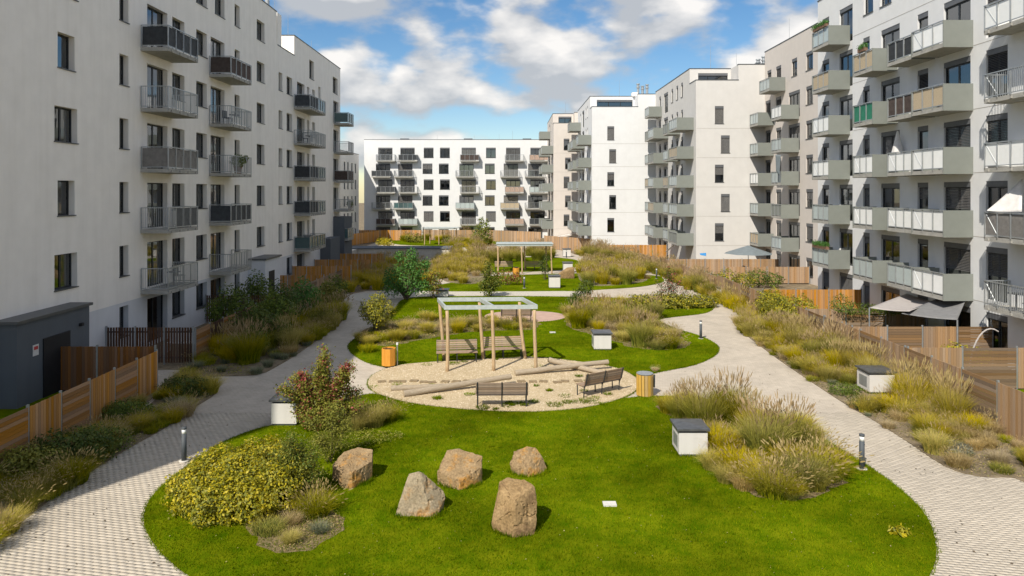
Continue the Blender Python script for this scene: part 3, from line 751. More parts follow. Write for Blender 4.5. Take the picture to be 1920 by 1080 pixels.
roof_bits(R1, [('rod', 24, 49, 21.7, 2)])
# R2
R2 = Bld('apartment_block', 'beige right hand block set back between the two white blocks', 26.1, 61, [M['wall_beige'], M['room']])
f2 = rfac(26.1); F2 = lambda k: 2.5 + 3 * k; o2 = []
rop(o2, 59.7, 61.1, 'win', range(-1, 6), F2); rop(o2, 62.4, 64.9, 'door', range(-1, 5), F2); rop(o2, 66.7, 68.0, 'door', range(-1, 6), F2); rop(o2, 69.4, 70.8, 'door', range(-1, 5), F2)
rop(o2, 63.0, 64.2, 'win', (5,), F2); rop(o2, 69.2, 70.3, 'win', (5,), F2); rop(o2, 56.5, 57.8, 'win', range(-1, 6), F2)
R2.wall(f2, -71.0, -51.1, -1, 22.0, o2); R2.shell(26.1, 51.1, 38, 71.0, -1, 22.0, '-X'); R2.coping(26.1, 51.1, 38, 71.0, 22.0, '-X+Y')
rwin(R2, f2, o2, pb=.4)
for k in range(5):
    balcony(R2, f2, -64.95, -62.6, F2(k), 1.6, 'R', ['frost', 'grey', 'frost', 'frost', 'white'][k], 'u1')
    balcony(R2, f2, -70.85, -68.6, F2(k), 1.55, 'R', ['reed', 'frost', 'white', 'frost', 'frost'][k], 'u1')
balcony(R2, f2, -68.3, -65.7, F2(5), 1.5, 'R', 'frost', 'u1')
R2.done(); roof_bits(R2, [('rod', 27, 67, 22, 2.5)])
# gabled blocks further back
def gable_block(label, X, Ya, Yb, Xr, base, hlow, hup, xw, wmat, terr, cols, bals, extra, styles, roof, xs=None):
    B = Bld('apartment_block', label, X, (Ya + Yb) / 2, [wmat, M['room']])
    fg = Fac(0, Ya, 0.0); fw = rfac(X); FK = lambda k: base + 3 * k
    og = []
    for k in range(5):
        dx = 0 if k % 2 else -.62 * (1 if xs is None else xs)
        og.append((xw + dx, xw + dx + .9, FK(k) + .35, FK(k) + 2.15, 'win', k))
    Xs = X + terr[0]; Yt = Ya + terr[1]
    B.wall(fg, X, Xs, -1.5, hlow, og); B.wall(fg, Xs, Xr, -1.5, hup, [])
    ow = []
    for ya, yb, kind, fls in cols: rop(ow, ya, yb, kind, fls, FK)
    B.wall(fw, -Yb, -Yt, -1.5, hup, ow); B.wall(fw, -Yt, -Ya, -1.5, hlow, [o for o in ow])
    ft = Fac(0, Yt, 0.0); ot = [(X + .9, Xs - .3, hlow + .15, hup - .45, 'win', 9)]
    B.wall(ft, X, Xs, hlow - .1, hup, ot)
    B.flat([(Xs, Ya, hlow - .1), (Xs, Yt, hlow - .1), (Xs, Yt, hup), (Xs, Ya, hup)][::-1])
    B.flat([(X, Ya, hlow - .05), (Xs, Ya, hlow - .05), (Xs, Yt, hlow - .05), (X, Yt, hlow - .05)])
    B.flat([(X, Yt, hup), (Xr, Yt, hup), (Xr, Yb, hup), (X, Yb, hup)]); B.flat([(Xs, Ya, hup), (Xr, Ya, hup), (Xr, Yt, hup), (Xs, Yt, hup)])
    B.flat([(Xr, Yb, -1), (X, Yb, -1), (X, Yb, hup), (Xr, Yb, hup)]); B.flat([(Xr, Ya, -1), (Xr, Yb, -1), (Xr, Yb, hup), (Xr, Ya, hup)])
    B.coping(X, Ya, Xs, Yt, hlow, '-Y-X'); B.coping(X, Yt, Xr, Yb, hup, '-X'); B.coping(X, Yt, Xs, Yt + .5, hup + .002, '-Y'); B.coping(Xs, Ya, Xr, Ya + 1, hup, '-Y')
    for o in og: B.window(fg, o, 'win', head=True, lower=rc.choice([0, .5, 1.0, 1.0]))
    for o in ot: B.window(ft, o, 'win', head=True, lower=0, curtain=cur(.3))
    rwin(B, fw, [o for o in ow if o[0] > -Yb and (o[1] < -Yt or (o[1] < -Ya and o[3] < hlow))], pb=.3)
    for ya, yb, fls, P in bals:
        for k in fls: balcony(B, fw, -yb, -ya, FK(k), P, 'R', styles[(k + int(ya)) % len(styles)], 'u1')
    for k in range(5):
        MB().box(X + .05, Ya - .008, FK(k) - .15, Xr - .05, Ya - .002, FK(k) - .115).build('wall_joint', M['joint'], B.root, tuple(-B.P))
    B.done(); roof_bits(B, roof)
    return B
gable_block('white right hand block with a camera facing gable beside the grey parasol', 19.06, 71, 90.7, 34, 2.35, 19.15, 20.75, 21.62, M['wall_pale'], (4.34, 2.5),
            [(72.9, 75.0, 'door', range(-1, 5)), (76.4, 77.2, 'win', range(0, 6)), (78.6, 79.4, 'win', range(0, 6)), (81.0, 81.8, 'win', range(0, 6)), (83.6, 85.8, 'door', range(-1, 6)), (87.5, 88.5, 'win', range(-1, 6))],
            [(71.9, 75.4, range(0, 5), 1.75), (77.6, 80.0, range(0, 5), 1.4), (83.4, 86.6, range(0, 5), 1.8), (87.0, 89.6, range(0, 6), 1.6)], None, ['frost', 'grey', 'frost', 'frost', 'reed'],
            [('flue', 26.5, 74, 20.75, 1.0), ('flue', 27.1, 74, 20.75, 1.3), ('box', 26.8, 74, 20.75, .6), ('rod', 22, 76, 20.75, 3), ('rod', 24.5, 75, 20.75, 2)])
gable_block('middle white right hand block with a plain bright gable', 10.75, 90.7, 109.8, 30, 2.15, 18.85, 20.5, 13.0, M['wall_white'], (6.0, 2.2),
            [(92.0, 94.2, 'door', range(-1, 5)), (95.5, 96.3, 'win', range(0, 6)), (97.5, 98.3, 'win', range(0, 6)), (100.5, 103, 'door', range(-1, 6)), (105, 106, 'win', range(0, 6))],
            [(91.5, 94.8, range(0, 5), 1.7), (99.5, 103.5, range(0, 5), 1.7), (105.0, 108.5, range(0, 6), 1.7)], None, ['frost', 'frost', 'grey', 'frost'],
            [('flue', 17.2, 93, 20.5, 1.6), ('flue', 17.8, 93, 20.5, 1.3), ('flue', 18.4, 93, 20.5, 1.5), ('rod', 15, 95, 20.5, 2.5), ('stack', 16.7, 93, 20.5, .5)], .4)
gable_block('distant beige block stepping out behind the middle white block', 6.93, 109.8, 128.0, 24, 2.0, 18.6, 20.3, 8.75, M['wall_beige'], (3.3, 1.9),
            [(111.5, 114, 'door', range(-1, 5)), (116, 117, 'win', range(0, 6)), (119.5, 122, 'door', range(-1, 6)), (124.5, 125.5, 'win', range(0, 6))],
            [(110.8, 114.2, range(0, 5), 1.8), (119, 122.5, range(0, 6), 1.8)], None, ['frost', 'grey', 'teal'], [('rod', 9, 112, 20.3, 2)], .35)

# ---- far block closing the court
FB = Bld('apartment_block', 'long white block closing the far end of the courtyard', -10, 128.02, [M['wall_white'], M['room']])
ff_ = Fac(0, 128.0, 0.0); KF = lambda k: 1.75 + 2.93 * k; of = []
for k in range(-1, 5):
    s_ = .42 if k % 2 == 0 else -.42
    for x in (-23.2, -19.1, -7.8, .4, 4.9): of.append((x + s_ / 2 - 1.32, x + s_ / 2 + 1.32, KF(k) + .02, KF(k) + 2.42, 'door', k))
    for x in (-15.1, -12.1, -3.6): of.append((x + s_ / 4 - .9, x + s_ / 4 + .9, KF(k) + .55, KF(k) + 2.42, 'win', k))
FB.wall(ff_, -26.9, 8.0, -1.8, 17.35, of)
FB.shell(-26.9, 128.0, 8.0, 142, -1.8, 17.35, '-Y'); FB.coping(-26.9, 128.0, 6.9, 142, 17.35, '-Y-X')
for o in of: FB.window(ff_, o, o[4], head=True, lower=rc.choice([.5, 1, 1]) if rc.random() < .25 else 0, curtain=cur(.85))
st = ['teal', 'dark', 'frost', 'pink', 'reed', 'open', 'open', 'glass', 'open', 'brown', 'open']
for k in range(5):
    s_ = .42 if k % 2 == 0 else -.42
    for j, x in enumerate((-23.2, -19.1, -7.8, .4, 4.9)):
        balcony(FB, ff_, x + s_ - 1.72, x + s_ + 1.72, KF(k), 1.12, 'F', rc.choice(st), 'u1')
FB.done(); roof_bits(FB, [('box', -19.7, 130, 17.35, .35), ('box', -7.8, 130, 17.35, .35), ('box', 3.2, 130, 17.35, .35), ('rod', -13.5, 129, 17.35, 1.0), ('rod', -6.6, 129, 17.35, .9), ('rod', -2, 129, 17.35, 1.2), ('rod', .5, 129, 17.35, 1.8)])
# ---- far left block
LF = Bld('apartment_block', 'low distant grey shaded block beside the far white block', -27.9, 110, [M['wall_warm'], M['room']])
f5 = Fac(-27.9, 0, ANG['+X']); o5 = []
for k in range(-1, 4):
    for y in (97, 101, 105, 109, 113, 116.5, 119, 122, 124.8): o5.append((y, y + 1.1, KF(k) + .6, KF(k) + 2.3, 'win', k))
LF.wall(f5, 92, 128, -1.8, 14.6, o5); LF.shell(-40, 92, -27.9, 128, -1.8, 14.6, '+X'); LF.coping(-40, 92, -27.9, 128, 14.6, '+X')
for o in o5: LF.window(f5, o, 'win')
LF.done()
ORD = ['first', 'second', 'third', 'fourth', 'fifth', 'sixth', 'seventh', 'eighth', 'ninth', 'tenth', 'eleventh', 'twelfth', 'thirteenth', 'fourteenth', 'fifteenth', 'sixteenth', 'seventeenth', 'eighteenth', 'nineteenth', 'twentieth', 'twenty-first', 'twenty-second', 'twenty-third', 'twenty-fourth', 'twenty-fifth', 'twenty-sixth', 'twenty-seventh', 'twenty-eighth', 'twenty-ninth', 'thirtieth', 'thirty-first', 'thirty-second', 'thirty-third', 'thirty-fourth']
# ---------------------------------------------------------------- fences
def unit_box(name, m):
    return MB().box(0, 0, 0, 1, 1, 1).mesh(name, m)
def fence(p0, p1, n, h, label, v='wood', hz='wood_h', pattern='VH', gap=.01, bw=.095, lift=.04, postmat='steel', rails=True, cap=False, group='garden fences'):
    p0, p1 = Vector((*p0, 0)), Vector((*p1, 0)); d = p1 - p0; L = d.length; a = math.atan2(d.y, d.x)
    root = empty('garden_fence', (p0.x, p0.y, gz(p0.y)), a); tag(root, label, 'fence', group)
    dz = (gz(p1.y) - gz(p0.y)) / L; w = L / n
    bv = cached(('brd', v), lambda: unit_box('board', M[v])); bh = cached(('brd', hz), lambda: unit_box('board', M[hz]))
    pm = cached(('post', postmat, round(h, 2)), lambda: MB().box(-.03, -.03, -.1, .03, .03, h + .06).mesh('post', M[postmat]))
    r_ = random.Random(int(L * 100) + n)
    for i in range(n + 1): ob('post', pm, root, (i * w, 0, dz * i * w))
    for i in range(n):
        x0 = i * w + .035; ww = w - .07; z = dz * (i + .5) * w
        pan = cached(('rails', round(ww, 2), round(h, 2)), lambda: MB().box(0, -.02, .22, ww, .016, .29).box(0, -.02, h - .24, ww, .016, h - .17).mesh('panel', M['darksteel']))
        po = ob('panel', pan, root, (x0, 0, z))
        if pattern[i % len(pattern)] == 'V':
            k = max(3, int(ww / (bw + gap)))
            for j in range(k):
                s = ww / k
                hh_ = h - lift + r_.uniform(-.006, .006)
                ob('board', bv, po, (j * s + gap / 2, -.042, lift), 0, (s - gap, .02, hh_))
        else:
            k = max(4, int((h - lift) / .115))
            for j in range(k):
                s = (h - lift) / k
                ob('board', bh, po, (.002, -.042, lift + j * s + .005), 0, (ww - .004, .02, s - .012))
    return root
# left side
fence((-13.6, 16.7), (-13.6, 26.7), 7, 1.56, 'orange brown fence of upright and level board panels along the near left border', pattern='VH')
fence((-18.15, 26.75), (-13.68, 26.75), 2, 1.72, 'shade-darkened brown upright board fence beside the slate porch', v='wood_shaded', pattern='V', gap=.012)
fence((-18.15, 31.2), (-14.25, 31.2), 3, 1.62, 'dark slatted fence with gaps crossing to the left block behind the porch', v='wood_dark', pattern='V', gap=.035, bw=.085)
fence((-14.2, 31.3), (-14.2, 43.3), 8, 1.5, 'dim fence half hidden by shrubs along the shaded left border', v='wood_dark', pattern='HV')
fence((-18.15, 41.4), (-14.3, 41.4), 3, 1.62, 'dark slatted fence under the second balcony column at left', v='wood_dark', pattern='V', gap=.035, bw=.085)
fence((-18.1, 52.2), (-14.0, 52.2), 3, 1.6, 'reddish brown board fence in front of the pale left porch', v='wood', pattern='V')
fence((-14.2, 43.6), (-13.9, 57.2), 8, 1.5, 'tan board fence running back along the shaded left border', v='wood_grey', hz='wood_grey_h', pattern='VH')
fence((-18.1, 57.6), (-13.2, 57.6), 4, 1.75, 'broad orange brown board fence below the teal balcony', v='wood', pattern='V')
fence((-18.1, 64.2), (-12.8, 64.2), 4, 1.7, 'second orange fence from the ramp wall at left', v='wood', pattern='V')
fence((-18.1, 71.0), (-12.8, 71.0), 4, 1.7, 'orange fence nearest the concrete ramp wall at left', v='wood', pattern='V')
# right side
fence((15.45, 34.0), (15.45, 18.5), 9, 1.62, 'weathered grey board fence along the near right border', v='wood_grey', hz='wood_grey_h', pattern='HV')
fence((15.6, 52.0), (15.45, 34.1), 10, 1.62, 'weathered grey board fence along the middle of the right border', v='wood_grey', hz='wood_grey_h', pattern='VH')
fence((15.5, 27.0), (21.85, 27.0), 3, 1.62, 'nearest cross fence of brown boards between the right hand gardens', v='wood_grey', hz='wood_grey_h', pattern='VHV')
fence((17.8, 23.6), (21.85, 23.6), 2, 1.62, 'reddish brown cross fence at the right edge beside the arched wire', v='wood', hz='wood_grey_h', pattern='V')
fence((15.5, 31.4), (21.85, 31.4), 4, 1.62, 'cross fence of brown boards just below the dark shade sail', v='wood_grey', hz='wood_grey_h', pattern='VH')
fence((15.6, 36.5), (21.85, 36.5), 3, 1.6, 'cross fence with climbers behind the light shade sail', v='wood_grey', hz='wood_grey_h', pattern='VH')
fence((15.7, 43.0), (21.8, 43.0), 3, 1.75, 'bright brown board fence below the lowest frosted balconies at right', v='wood', pattern='V')
fence((18.6, 60.0), (25.9, 60.0), 4, 1.45, 'reddish board fence under the planted balcony at right', v='wood_new', pattern='V')
fence((15.3, 67.0), (26.0, 67.0), 6, 1.5, 'pale brown board fence in front of the grey parasol', v='wood_new', pattern='V')
fence((15.1, 69.0), (15.7, 52.1), 9, 1.45, 'brown board fence behind tall grasses at right', v='wood_new', hz='wood_grey_h', pattern='V', bw=.13)
fence((11.5, 92.0), (15.0, 69.1), 12, 1.4, 'distant brown fence with slim posts behind golden grasses', v='wood_new', pattern='V', bw=.17)
fence((12.0, 84.0), (19.0, 84.0), 4, 1.7, 'dark brown fence below the white gable', v='wood', pattern='V', bw=.17)
fence((5.0, 101.0), (11.4, 92.2), 6, 1.9, 'orange board fence in front of the middle white block', v='wood_new', pattern='V', bw=.18)
fence((-4.0, 118.5), (5.0, 111.0), 7, 1.9, 'orange board fence in front of the distant beige block', v='wood_new', pattern='V', bw=.2)
fence((-15.0, 120.5), (-4.1, 120.0), 6, 1.8, 'pinkish board fence along the foot of the far block', v='wood_new', pattern='V', bw=.2)
fence((-26.0, 119.5), (-15.2, 119.5), 6, 1.8, 'brown board fence at the far left foot of the far block', v='wood', pattern='V', bw=.2)
fence((-26.0, 100.0), (-22.2, 117.0), 7, 1.8, 'shaded brown fence along the far left side', v='wood', pattern='V', bw=.2)

# ---------------------------------------------------------------- garage ramp hood
rp = empty('garage_ramp', (-13, 86, gz(86))); tag(rp, 'low concrete garage ramp hood with a dark edge behind the left fences', 'ramp')
MB().box(-6.2, -3.5, -.2, 5.8, -3.2, 1.35).build('front_wall', M['concrete'], rp)
MB().box(5.5, -3.198, -.2, 5.8, 0, 1.35).build('side_wall', M['concrete'], rp)
MB().box(-6.3, -3.62, 1.352, 5.95, -.2, 1.46).build('roof_slab', M['dark_render'], rp)
sw_ = empty('stair_wall', (-19.5, 80, gz(80))); tag(sw_, 'pale stepped concrete wall at the foot of the dark bay at left', 'wall')
for i in range(4): MB().box(-1.0, i * 3, -.2, 1.3, i * 3 + 2.98, 1.3 - .2 * i).build('wall_step', M['concrete'], sw_)

# ---------------------------------------------------------------- pergolas
def pergola(px_label, x, y, w, d, h, front_x, posts_rear, lean, label, rz=0.0, r=.075):
    root = empty('pergola', (x, y, gz(y))); tag(root, label, 'pergola', 'pergolas'); root.rotation_euler = (0, 0, rz)
    q = random.Random(int(y))
    for (yy, xs_) in ((0, front_x), (d, posts_rear)):
        for i, xx in enumerate(xs_):
            l_ = lean if yy else 0.0
            bx = xx + (q.uniform(-.03, .03))
            pts = [(bx + l_ * (1 - t) ** 1.6 * (1 if i != 1 else .5) + .035 * math.sin(3.1 * t + i), yy + .03 * math.sin(2.5 * t + i * 2), -.15 + (h + .1) * t) for t in np.linspace(0, 1, 7)]
            MB().tube(pts, [r * 1.08, r * 1.05, r, r, r * .97, r * .95, r * .93], 10).build('post', M['pole_wood'], root, smooth=True)
    b0, b1 = min(front_x) - .12, max(front_x) + .12
    c0, c1 = min(posts_rear) - .12, max(posts_rear) + .12
    def beam(a, b_, nm='beam'):
        a, b_ = Vector(a), Vector(b_); dd = b_ - a; m = MB(); m.box(0, -.04, 0, dd.length, .04, .17)
        o = m.build(nm, M['galv'], root, tuple(a)); o.rotation_euler = (0, 0, math.atan2(dd.y, dd.x))
    beam((b0, 0, h), (b1, 0, h)); beam((c0, d, h), (c1, d, h))
    for i in range(len(front_x)):
        f0, f1_ = front_x[i], posts_rear[i]
        if i == 0: f0, f1_ = b0 + .04, c0 + .04
        if i == len(front_x) - 1: f0, f1_ = b1 - .04, c1 - .04
        beam((f0, .045, h), (f1_, d - .045, h))
    return root
M['galv'] = mat('galvanised_beam', (0.48, 0.53, 0.52), rough=0.5, metal=0.3, var=0.12, scale=6)
xa, ya = gp(838, 698)
fx = [0, 1.97, 3.76]
pergola('', xa, ya, 3.8, 2.2, 2.68, fx, [-.42, 1.42, 3.28], .22, 'near timber post pergola with an open steel top over two benches', 0.045)
x2, y2 = gp(934, 513)
pg2 = pergola('', x2, y2, 5.2, 2.4, 2.7, [0, 2.3, 5.2], [-.1, 2.6, 4.85], .02, 'distant slim timber pergola beyond the gravel strip', 0.0, .07)
MB().box(-.2, -.1, 2.872, 5.4, 2.5, 2.93).build('roof_mesh', M['galv'], pg2)
x3, y3 = gp(796, 460)
pg3 = pergola('', x3, y3, 4.4, 2.5, 2.5, [0, 2.2, 4.4], [.5, 2.6, 4.8], .02, 'farthest pale pergola in front of the far block', 0.0, .07)
MB().box(-.2, -.1, 2.672, 5.2, 2.6, 2.73).build('roof_mesh', M['galv'], pg3)

# ---------------------------------------------------------------- benches
def bench(x, y, rz, label, L=1.85):
    """local: seat front towards -y, backrest at +y"""
    root = empty('bench', (x, y, gz(y) + .03), rz); tag(root, label, 'bench', 'park benches')
    sl_ = cached(('bslat', L), lambda: MB().box(-L / 2, 0, 0, L / 2, .065, .03).mesh('slat', M['slat_wood']))
    bk = cached(('bslatb', L), lambda: MB().box(-L / 2, -.015, 0, L / 2, .015, .072).mesh('slat', M['slat_wood']))
    for i in range(6): ob('seat_slat', sl_, root, (0, -.22 + i * .078, .43 + .006 * i * 0))
    for i in range(5):
        t = i * .088
        o = ob('back_slat', bk, root, (0, .27 + t * .28, .50 + t)); o.rotation_euler = (R(-14), 0, 0)
    def leg():
        m = MB(); r = .024
        m.tube([(0, -.2, 0), (0, -.21, .42)], r, 6); m.tube([(0, .17, 0), (0, .21, .42), (0, .3, .52), (0, .42, .95)], r, 6)
        m.tube([(0, -.22, .415), (0, .25, .415)], r, 6); return m.mesh('leg', M['iron'])
    for xx in (-L / 2 + .06, 0, L / 2 - .06):
        ob('leg', cached('bleg', leg), root, (xx, 0, 0))
    return root
bx, by = gp(941, 764); bench(bx, by + .1, R(180) + .02, 'slatted bench seen from behind at the front edge of the gravel')
bx, by = gp(1124, 742); bench(bx, by + .25, R(180) - R(62) + R(95), 'slatted bench turned at an angle beside the yellow slatted bin')
bx, by = gp(856, 682); bench(bx, by + .25, R(6), 'left bench under the near pergola')
bx, by = gp(943, 675); bench(bx, by + .25, R(8), 'right bench under the near pergola')
bx, by = gp(968, 605); bench(bx, by, R(180), 'dark slatted bench on the pink paved circle')
bx, by = gp(1002, 508); bench(bx, by, R(4), 'grey bench beneath the distant slim pergola')
bx, by = gp(945, 508); bench(bx, by, R(4), 'bench at the left post of the distant slim pergola')

# ---------------------------------------------------------------- bins, boxes, bollards, plates
x, y = gp(729, 688)
root = empty('litter_bin', (x, y, gz(y) + .035)); tag(root, 'orange angular litter bin with a grey post on the lawn edge', 'bin', 'litter bins')
pts = [(math.cos(a) * .30, math.sin(a) * .30) for a in np.linspace(R(22), R(382), 9)[:-1]]
for i in range(8):
    p, q = pts[i], pts[(i + 1) % 8]; mid = ((p[0] + q[0]) / 2, (p[1] + q[1]) / 2)
    m = MB(); wl = math.dist(p, q) / 2 - .004; m.box(-wl, -.012, .06, wl, .012, .8)
    m.build('side_board', M['orange'], root, (mid[0], mid[1], 0), math.atan2(q[1] - p[1], q[0] - p[0]))
MB().tube([(0, 0, .03), (0, 0, .74)], .24, 8).build('liner', M['black'], root)
MB().tube([(.36, .08, 0), (.36, .08, .92)], .03, 8).build('post', M['steel'], root); MB().tube([(.36, .08, .921), (.36, .08, 1.02)], .05, 8).build('ashtray', M['lamp_glass'], root)
x, y = gp(1209, 742)
root = empty('litter_bin', (x, y, gz(y))); tag(root, 'round yellow slatted litter bin at the edge of the gravel', 'bin', 'litter bins')
for i in range(16):
    a = 2 * math.pi * i / 16; m = MB(); m.box(-.05, -.012, .05, .05, .012, .82)
    m.build('slat', M['yellow_wood'], root, (math.cos(a) * .30, math.sin(a) * .30, 0), a + R(90))
MB().tube([(0, 0, .02), (0, 0, .84)], .265, 14).build('liner', M['steel'], root); MB().tube([(0, 0, .842), (0, 0, .86)], .31, 16).build('rim', M['steel'], root)
MB().tube([(.36, .05, .3), (.37, .05, .78)], .035, 7).build('ashtray', M['darksteel'], root)
x, y = gp(968, 520)
root = empty('litter_bin', (x, y, gz(y) + .035)); tag(root, 'small orange bin beside the distant slim pergola', 'bin', 'litter bins')
MB().tube([(0, 0, .05), (0, 0, .85)], .32, 8).build('body', M['orange'], root); MB().tube([(0, 0, .852), (0, 0, .92)], .2, 8).build('lid', M['black'], root)

VB = []
def vent_box(px, py, w, h, label, d=None, dz=.03):
    x, y = gp(px, py); d = d or w
    if y < 40: VB.append((x, y + d / 2, w / 2))
    root = empty('vent_box', (x, y + d / 2, gz(y) + dz)); tag(root, label, 'vent box', 'white vent boxes')
    MB().box(-w / 2 + .03, -d / 2 + .03, -.05, w / 2 - .03, d / 2 - .03, .06).build('plinth', M['dark_render'], root)
    MB().box(-w / 2, -d / 2, .062, w / 2, d / 2, h - .12).build('body', M['box_white'], root)
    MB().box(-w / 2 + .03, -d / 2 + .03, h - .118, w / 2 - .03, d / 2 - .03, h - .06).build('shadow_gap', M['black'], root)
    m = MB(); e = .06; m.box(-w / 2 - e, -d / 2 - e, h - .058, w / 2 + e, d / 2 + e, h)
    m.poly([(-w / 2 - e, -d / 2 - e, h + .001), (w / 2 + e, -d / 2 - e, h + .001), (0, 0, h + .04)]); m.poly([(w / 2 + e, -d / 2 - e, h + .001), (w / 2 + e, d / 2 + e, h + .001), (0, 0, h + .04)])
    m.poly([(w / 2 + e, d / 2 + e, h + .001), (-w / 2 - e, d / 2 + e, h + .001), (0, 0, h + .04)]); m.poly([(-w / 2 - e, d / 2 + e, h + .001), (-w / 2 - e, -d / 2 - e, h + .001), (0, 0, h + .04)])
    m.build('lid', M['lid'], root)
    MB().box(-w / 2 - .012, -d * .3, .2, -w / 2 - .002, d * .3, h - .25).build('grille', M['steel'], root)
vent_box(1300, 858, .82, .80, 'white vent box with a dark lid beside the front ornamental grasses')
vent_box(1130, 658, .84, .84, 'white vent box on the lawn right of the near pergola')
vent_box(1654, 740, .95, .84, 'white vent box among golden grasses in the right border')
vent_box(1361, 561, .85, .8, 'white vent box at the end of the weathered fence at right')
vent_box(532, 800, .82, .85, 'white vent box half hidden by the red leaved shrub')
vent_box(1040, 541, .9, 1.0, 'white vent box on the lawn just behind the gravel strip')
vent_box(1065, 512, .9, 1.0, 'white vent box beside the stone wall near the distant pergola')
vent_box(1063, 482, .95, 1.0, 'white vent box in front of the distant orange fence')
vent_box(1047, 520, .5, .2, 'low white slab on the distant lawn', dz=.02)
vent_box(828, 558, .9, .55, 'grey lidded box beside the locust tree')
vent_box(953, 446, 1.0, 1.0, 'tiny white vent box at the foot of the far orange fence')

def bollard(px, py, label, dz=0.03):
    x, y = gp(px, py)
    root = empty('bollard_light', (x, y, gz(y) + dz)); tag(root, label, 'bollard light', 'bollard lights')
    r = .07
    def parts():
        return (MB().tube([(0, 0, .0), (0, 0, .76)], r, 14).mesh('post', M['pole_grey'], True), MB().tube([(0, 0, .761), (0, 0, .9)], r * .86, 14).mesh('lamp', M['lamp_glass'], True),
                MB().tube([(0, 0, .901), (0, 0, .95)], r * 1.02, 14).mesh('cap', M['pole_grey'], True), MB().tube([(0, 0, -.02), (0, 0, .02)], r * 2, 14).mesh('base', M['concrete'], True))
    for nm, me in zip(('post', 'lamp', 'cap', 'base'), cached('boll', parts)): ob(nm, me, root)
bollard(345, 866, 'bollard light at the left edge of the front lawn'); bollard(1616, 881, 'bollard light at the right edge of the front lawn')
bollard(1314, 636, 'bollard light at the right tip of the middle lawn'); bollard(1231, 523, 'bollard light at the right tip of the back lawn')
bollard(983, 541, 'bollard light on the back lawn behind the near pergola'); bollard(1062, 484, 'bollard light in front of the farthest white vent box on the right')
bollard(818, 540, 'bollard light among reddish shrubs near the locust tree')
for px, py, lb in ((1143, 949, 'white drain plate in the front lawn'), (1036, 625, 'white drain plate in the middle lawn')):
    x, y = gp(px, py); o = MB().box(-.16, -.11, -.03, .16, .11, .055).build('drain_plate', M['box_white'], None, (x, y, gz(y) + .02)); tag(o, lb, 'drain plate', 'drain plates')

# ---------------------------------------------------------------- logs and stepping blocks
def log(pa, pb, r, za, zb, label, bend=.05):
    a, b_ = gp(*pa), gp(*pb); A = Vector((a[0], a[1], gz(a[1]) + .04 + za)); B = Vector((b_[0], b_[1], gz(b_[1]) + .04 + zb))
    d = B - A; Lg = d.length
    root = empty('play_log', tuple(A)); tag(root, label, 'log', 'play logs'); root.rotation_euler = d.to_track_quat('X', 'Z').to_euler()
    q = random.Random(int(Lg * 1000)); n = 12
    pts = [(Lg * i / n, bend * math.sin(math.pi * i / n) + q.uniform(-.008, .008), q.uniform(-.008, .008)) for i in range(n + 1)]
    rs = [r * (1.06 - .14 * i / n) * q.uniform(.96, 1.04) for i in range(n + 1)]
    MB().tube(pts, rs, 12, False).build('trunk', M['log_wood'], root, smooth=True)
    for i, s in ((0, -1), (n, 1)):
        MB().tube([(pts[i][0] - .004 * s, pts[i][1], pts[i][2]), (pts[i][0] + .006 * s, pts[i][1], pts[i][2])], rs[i] * .97, 12).build('end_grain', M['log_end'], root)
log((757, 746), (958, 722), .115, .10, .30, 'long log lying across the front of the gravel behind the bench')
log((733, 734), (832, 729), .105, .07, .07, 'short pale log half under the long front log', -.04)
log((966, 706), (1140, 694), .11, .10, .32, 'log rising to the right beside the right pergola post')
log((1030, 685), (1163, 712), .11, .20, .08, 'log slanting under the rising log towards the angled bench', -.05)
M['step'] = mat('stepping_block_wood', (0.24, 0.18, 0.105), rough=.9, var=.3, scale=14)
sm_ = MB().box(-.16, -.13, -.05, .16, .13, .035).mesh('stepping_block', M['step'])
for i, px in enumerate((716, 737, 755, 775, 796, 812, 834, 857, 877, 978, 999, 1018, 1043, 1058, 1085)):
    x, y = gp(px + rnd.uniform(-2, 2), 718 + rnd.uniform(-1.5, 1.5)); o = ob('stepping_block', sm_, None, (x, y, gz(y) + .05), rnd.uniform(-.3, .3))
    tag(o, ORD[i] + ' square wooden stepping block from the left in the gravel row', 'stepping block', 'row of stepping blocks in the gravel')

# ---------------------------------------------------------------- boulders
def stone_mat(name, a, b_, c):
    m = mat(name, a, col2=b_, rough=0.9, scale=2.6, bump=0.9, bscale=14, spec=0.2)
    t = m.node_tree; n = t.nodes; l = t.links; bs = n['Principled BSDF']; src = bs.inputs['Base Color'].links[0].from_socket
    tc_ = n.new('ShaderNodeTexCoord'); nz = n.new('ShaderNodeTexNoise'); nz.inputs['Scale'].default_value = 1.7; nz.inputs['Detail'].default_value = 8; nz.inputs['Roughness'].default_value = .7
    l.new(tc_.outputs['Object'], nz.inputs['Vector'])
    mr = n.new('ShaderNodeMapRange'); mr.inputs['From Min'].default_value = .5; mr.inputs['From Max'].default_value = .62; l.new(nz.outputs[0], mr.inputs['Value'])
    mx = n.new('ShaderNodeMix'); mx.data_type = 'RGBA'; mx.inputs['B'].default_value = (*c, 1)
    l.new(mr.outputs[0], mx.inputs['Factor']); l.new(src, mx.inputs['A'])
    n2 = n.new('ShaderNodeTexNoise'); n2.inputs['Scale'].default_value = 22; n2.inputs['Detail'].default_value = 6; l.new(tc_.outputs['Object'], n2.inputs['Vector'])
    hv = n.new('ShaderNodeHueSaturation'); m3 = n.new('ShaderNodeMapRange'); m3.inputs['From Min'].default_value = .3; m3.inputs['From Max'].default_value = .7; m3.inputs['To Min'].default_value = .7; m3.inputs['To Max'].default_value = 1.2
    l.new(n2.outputs[0], m3.inputs['Value']); l.new(m3.outputs[0], hv.inputs['Value']); l.new(mx.outputs['Result'], hv.inputs['Color']); l.new(hv.outputs[0], bs.inputs['Base Color'])
    return m
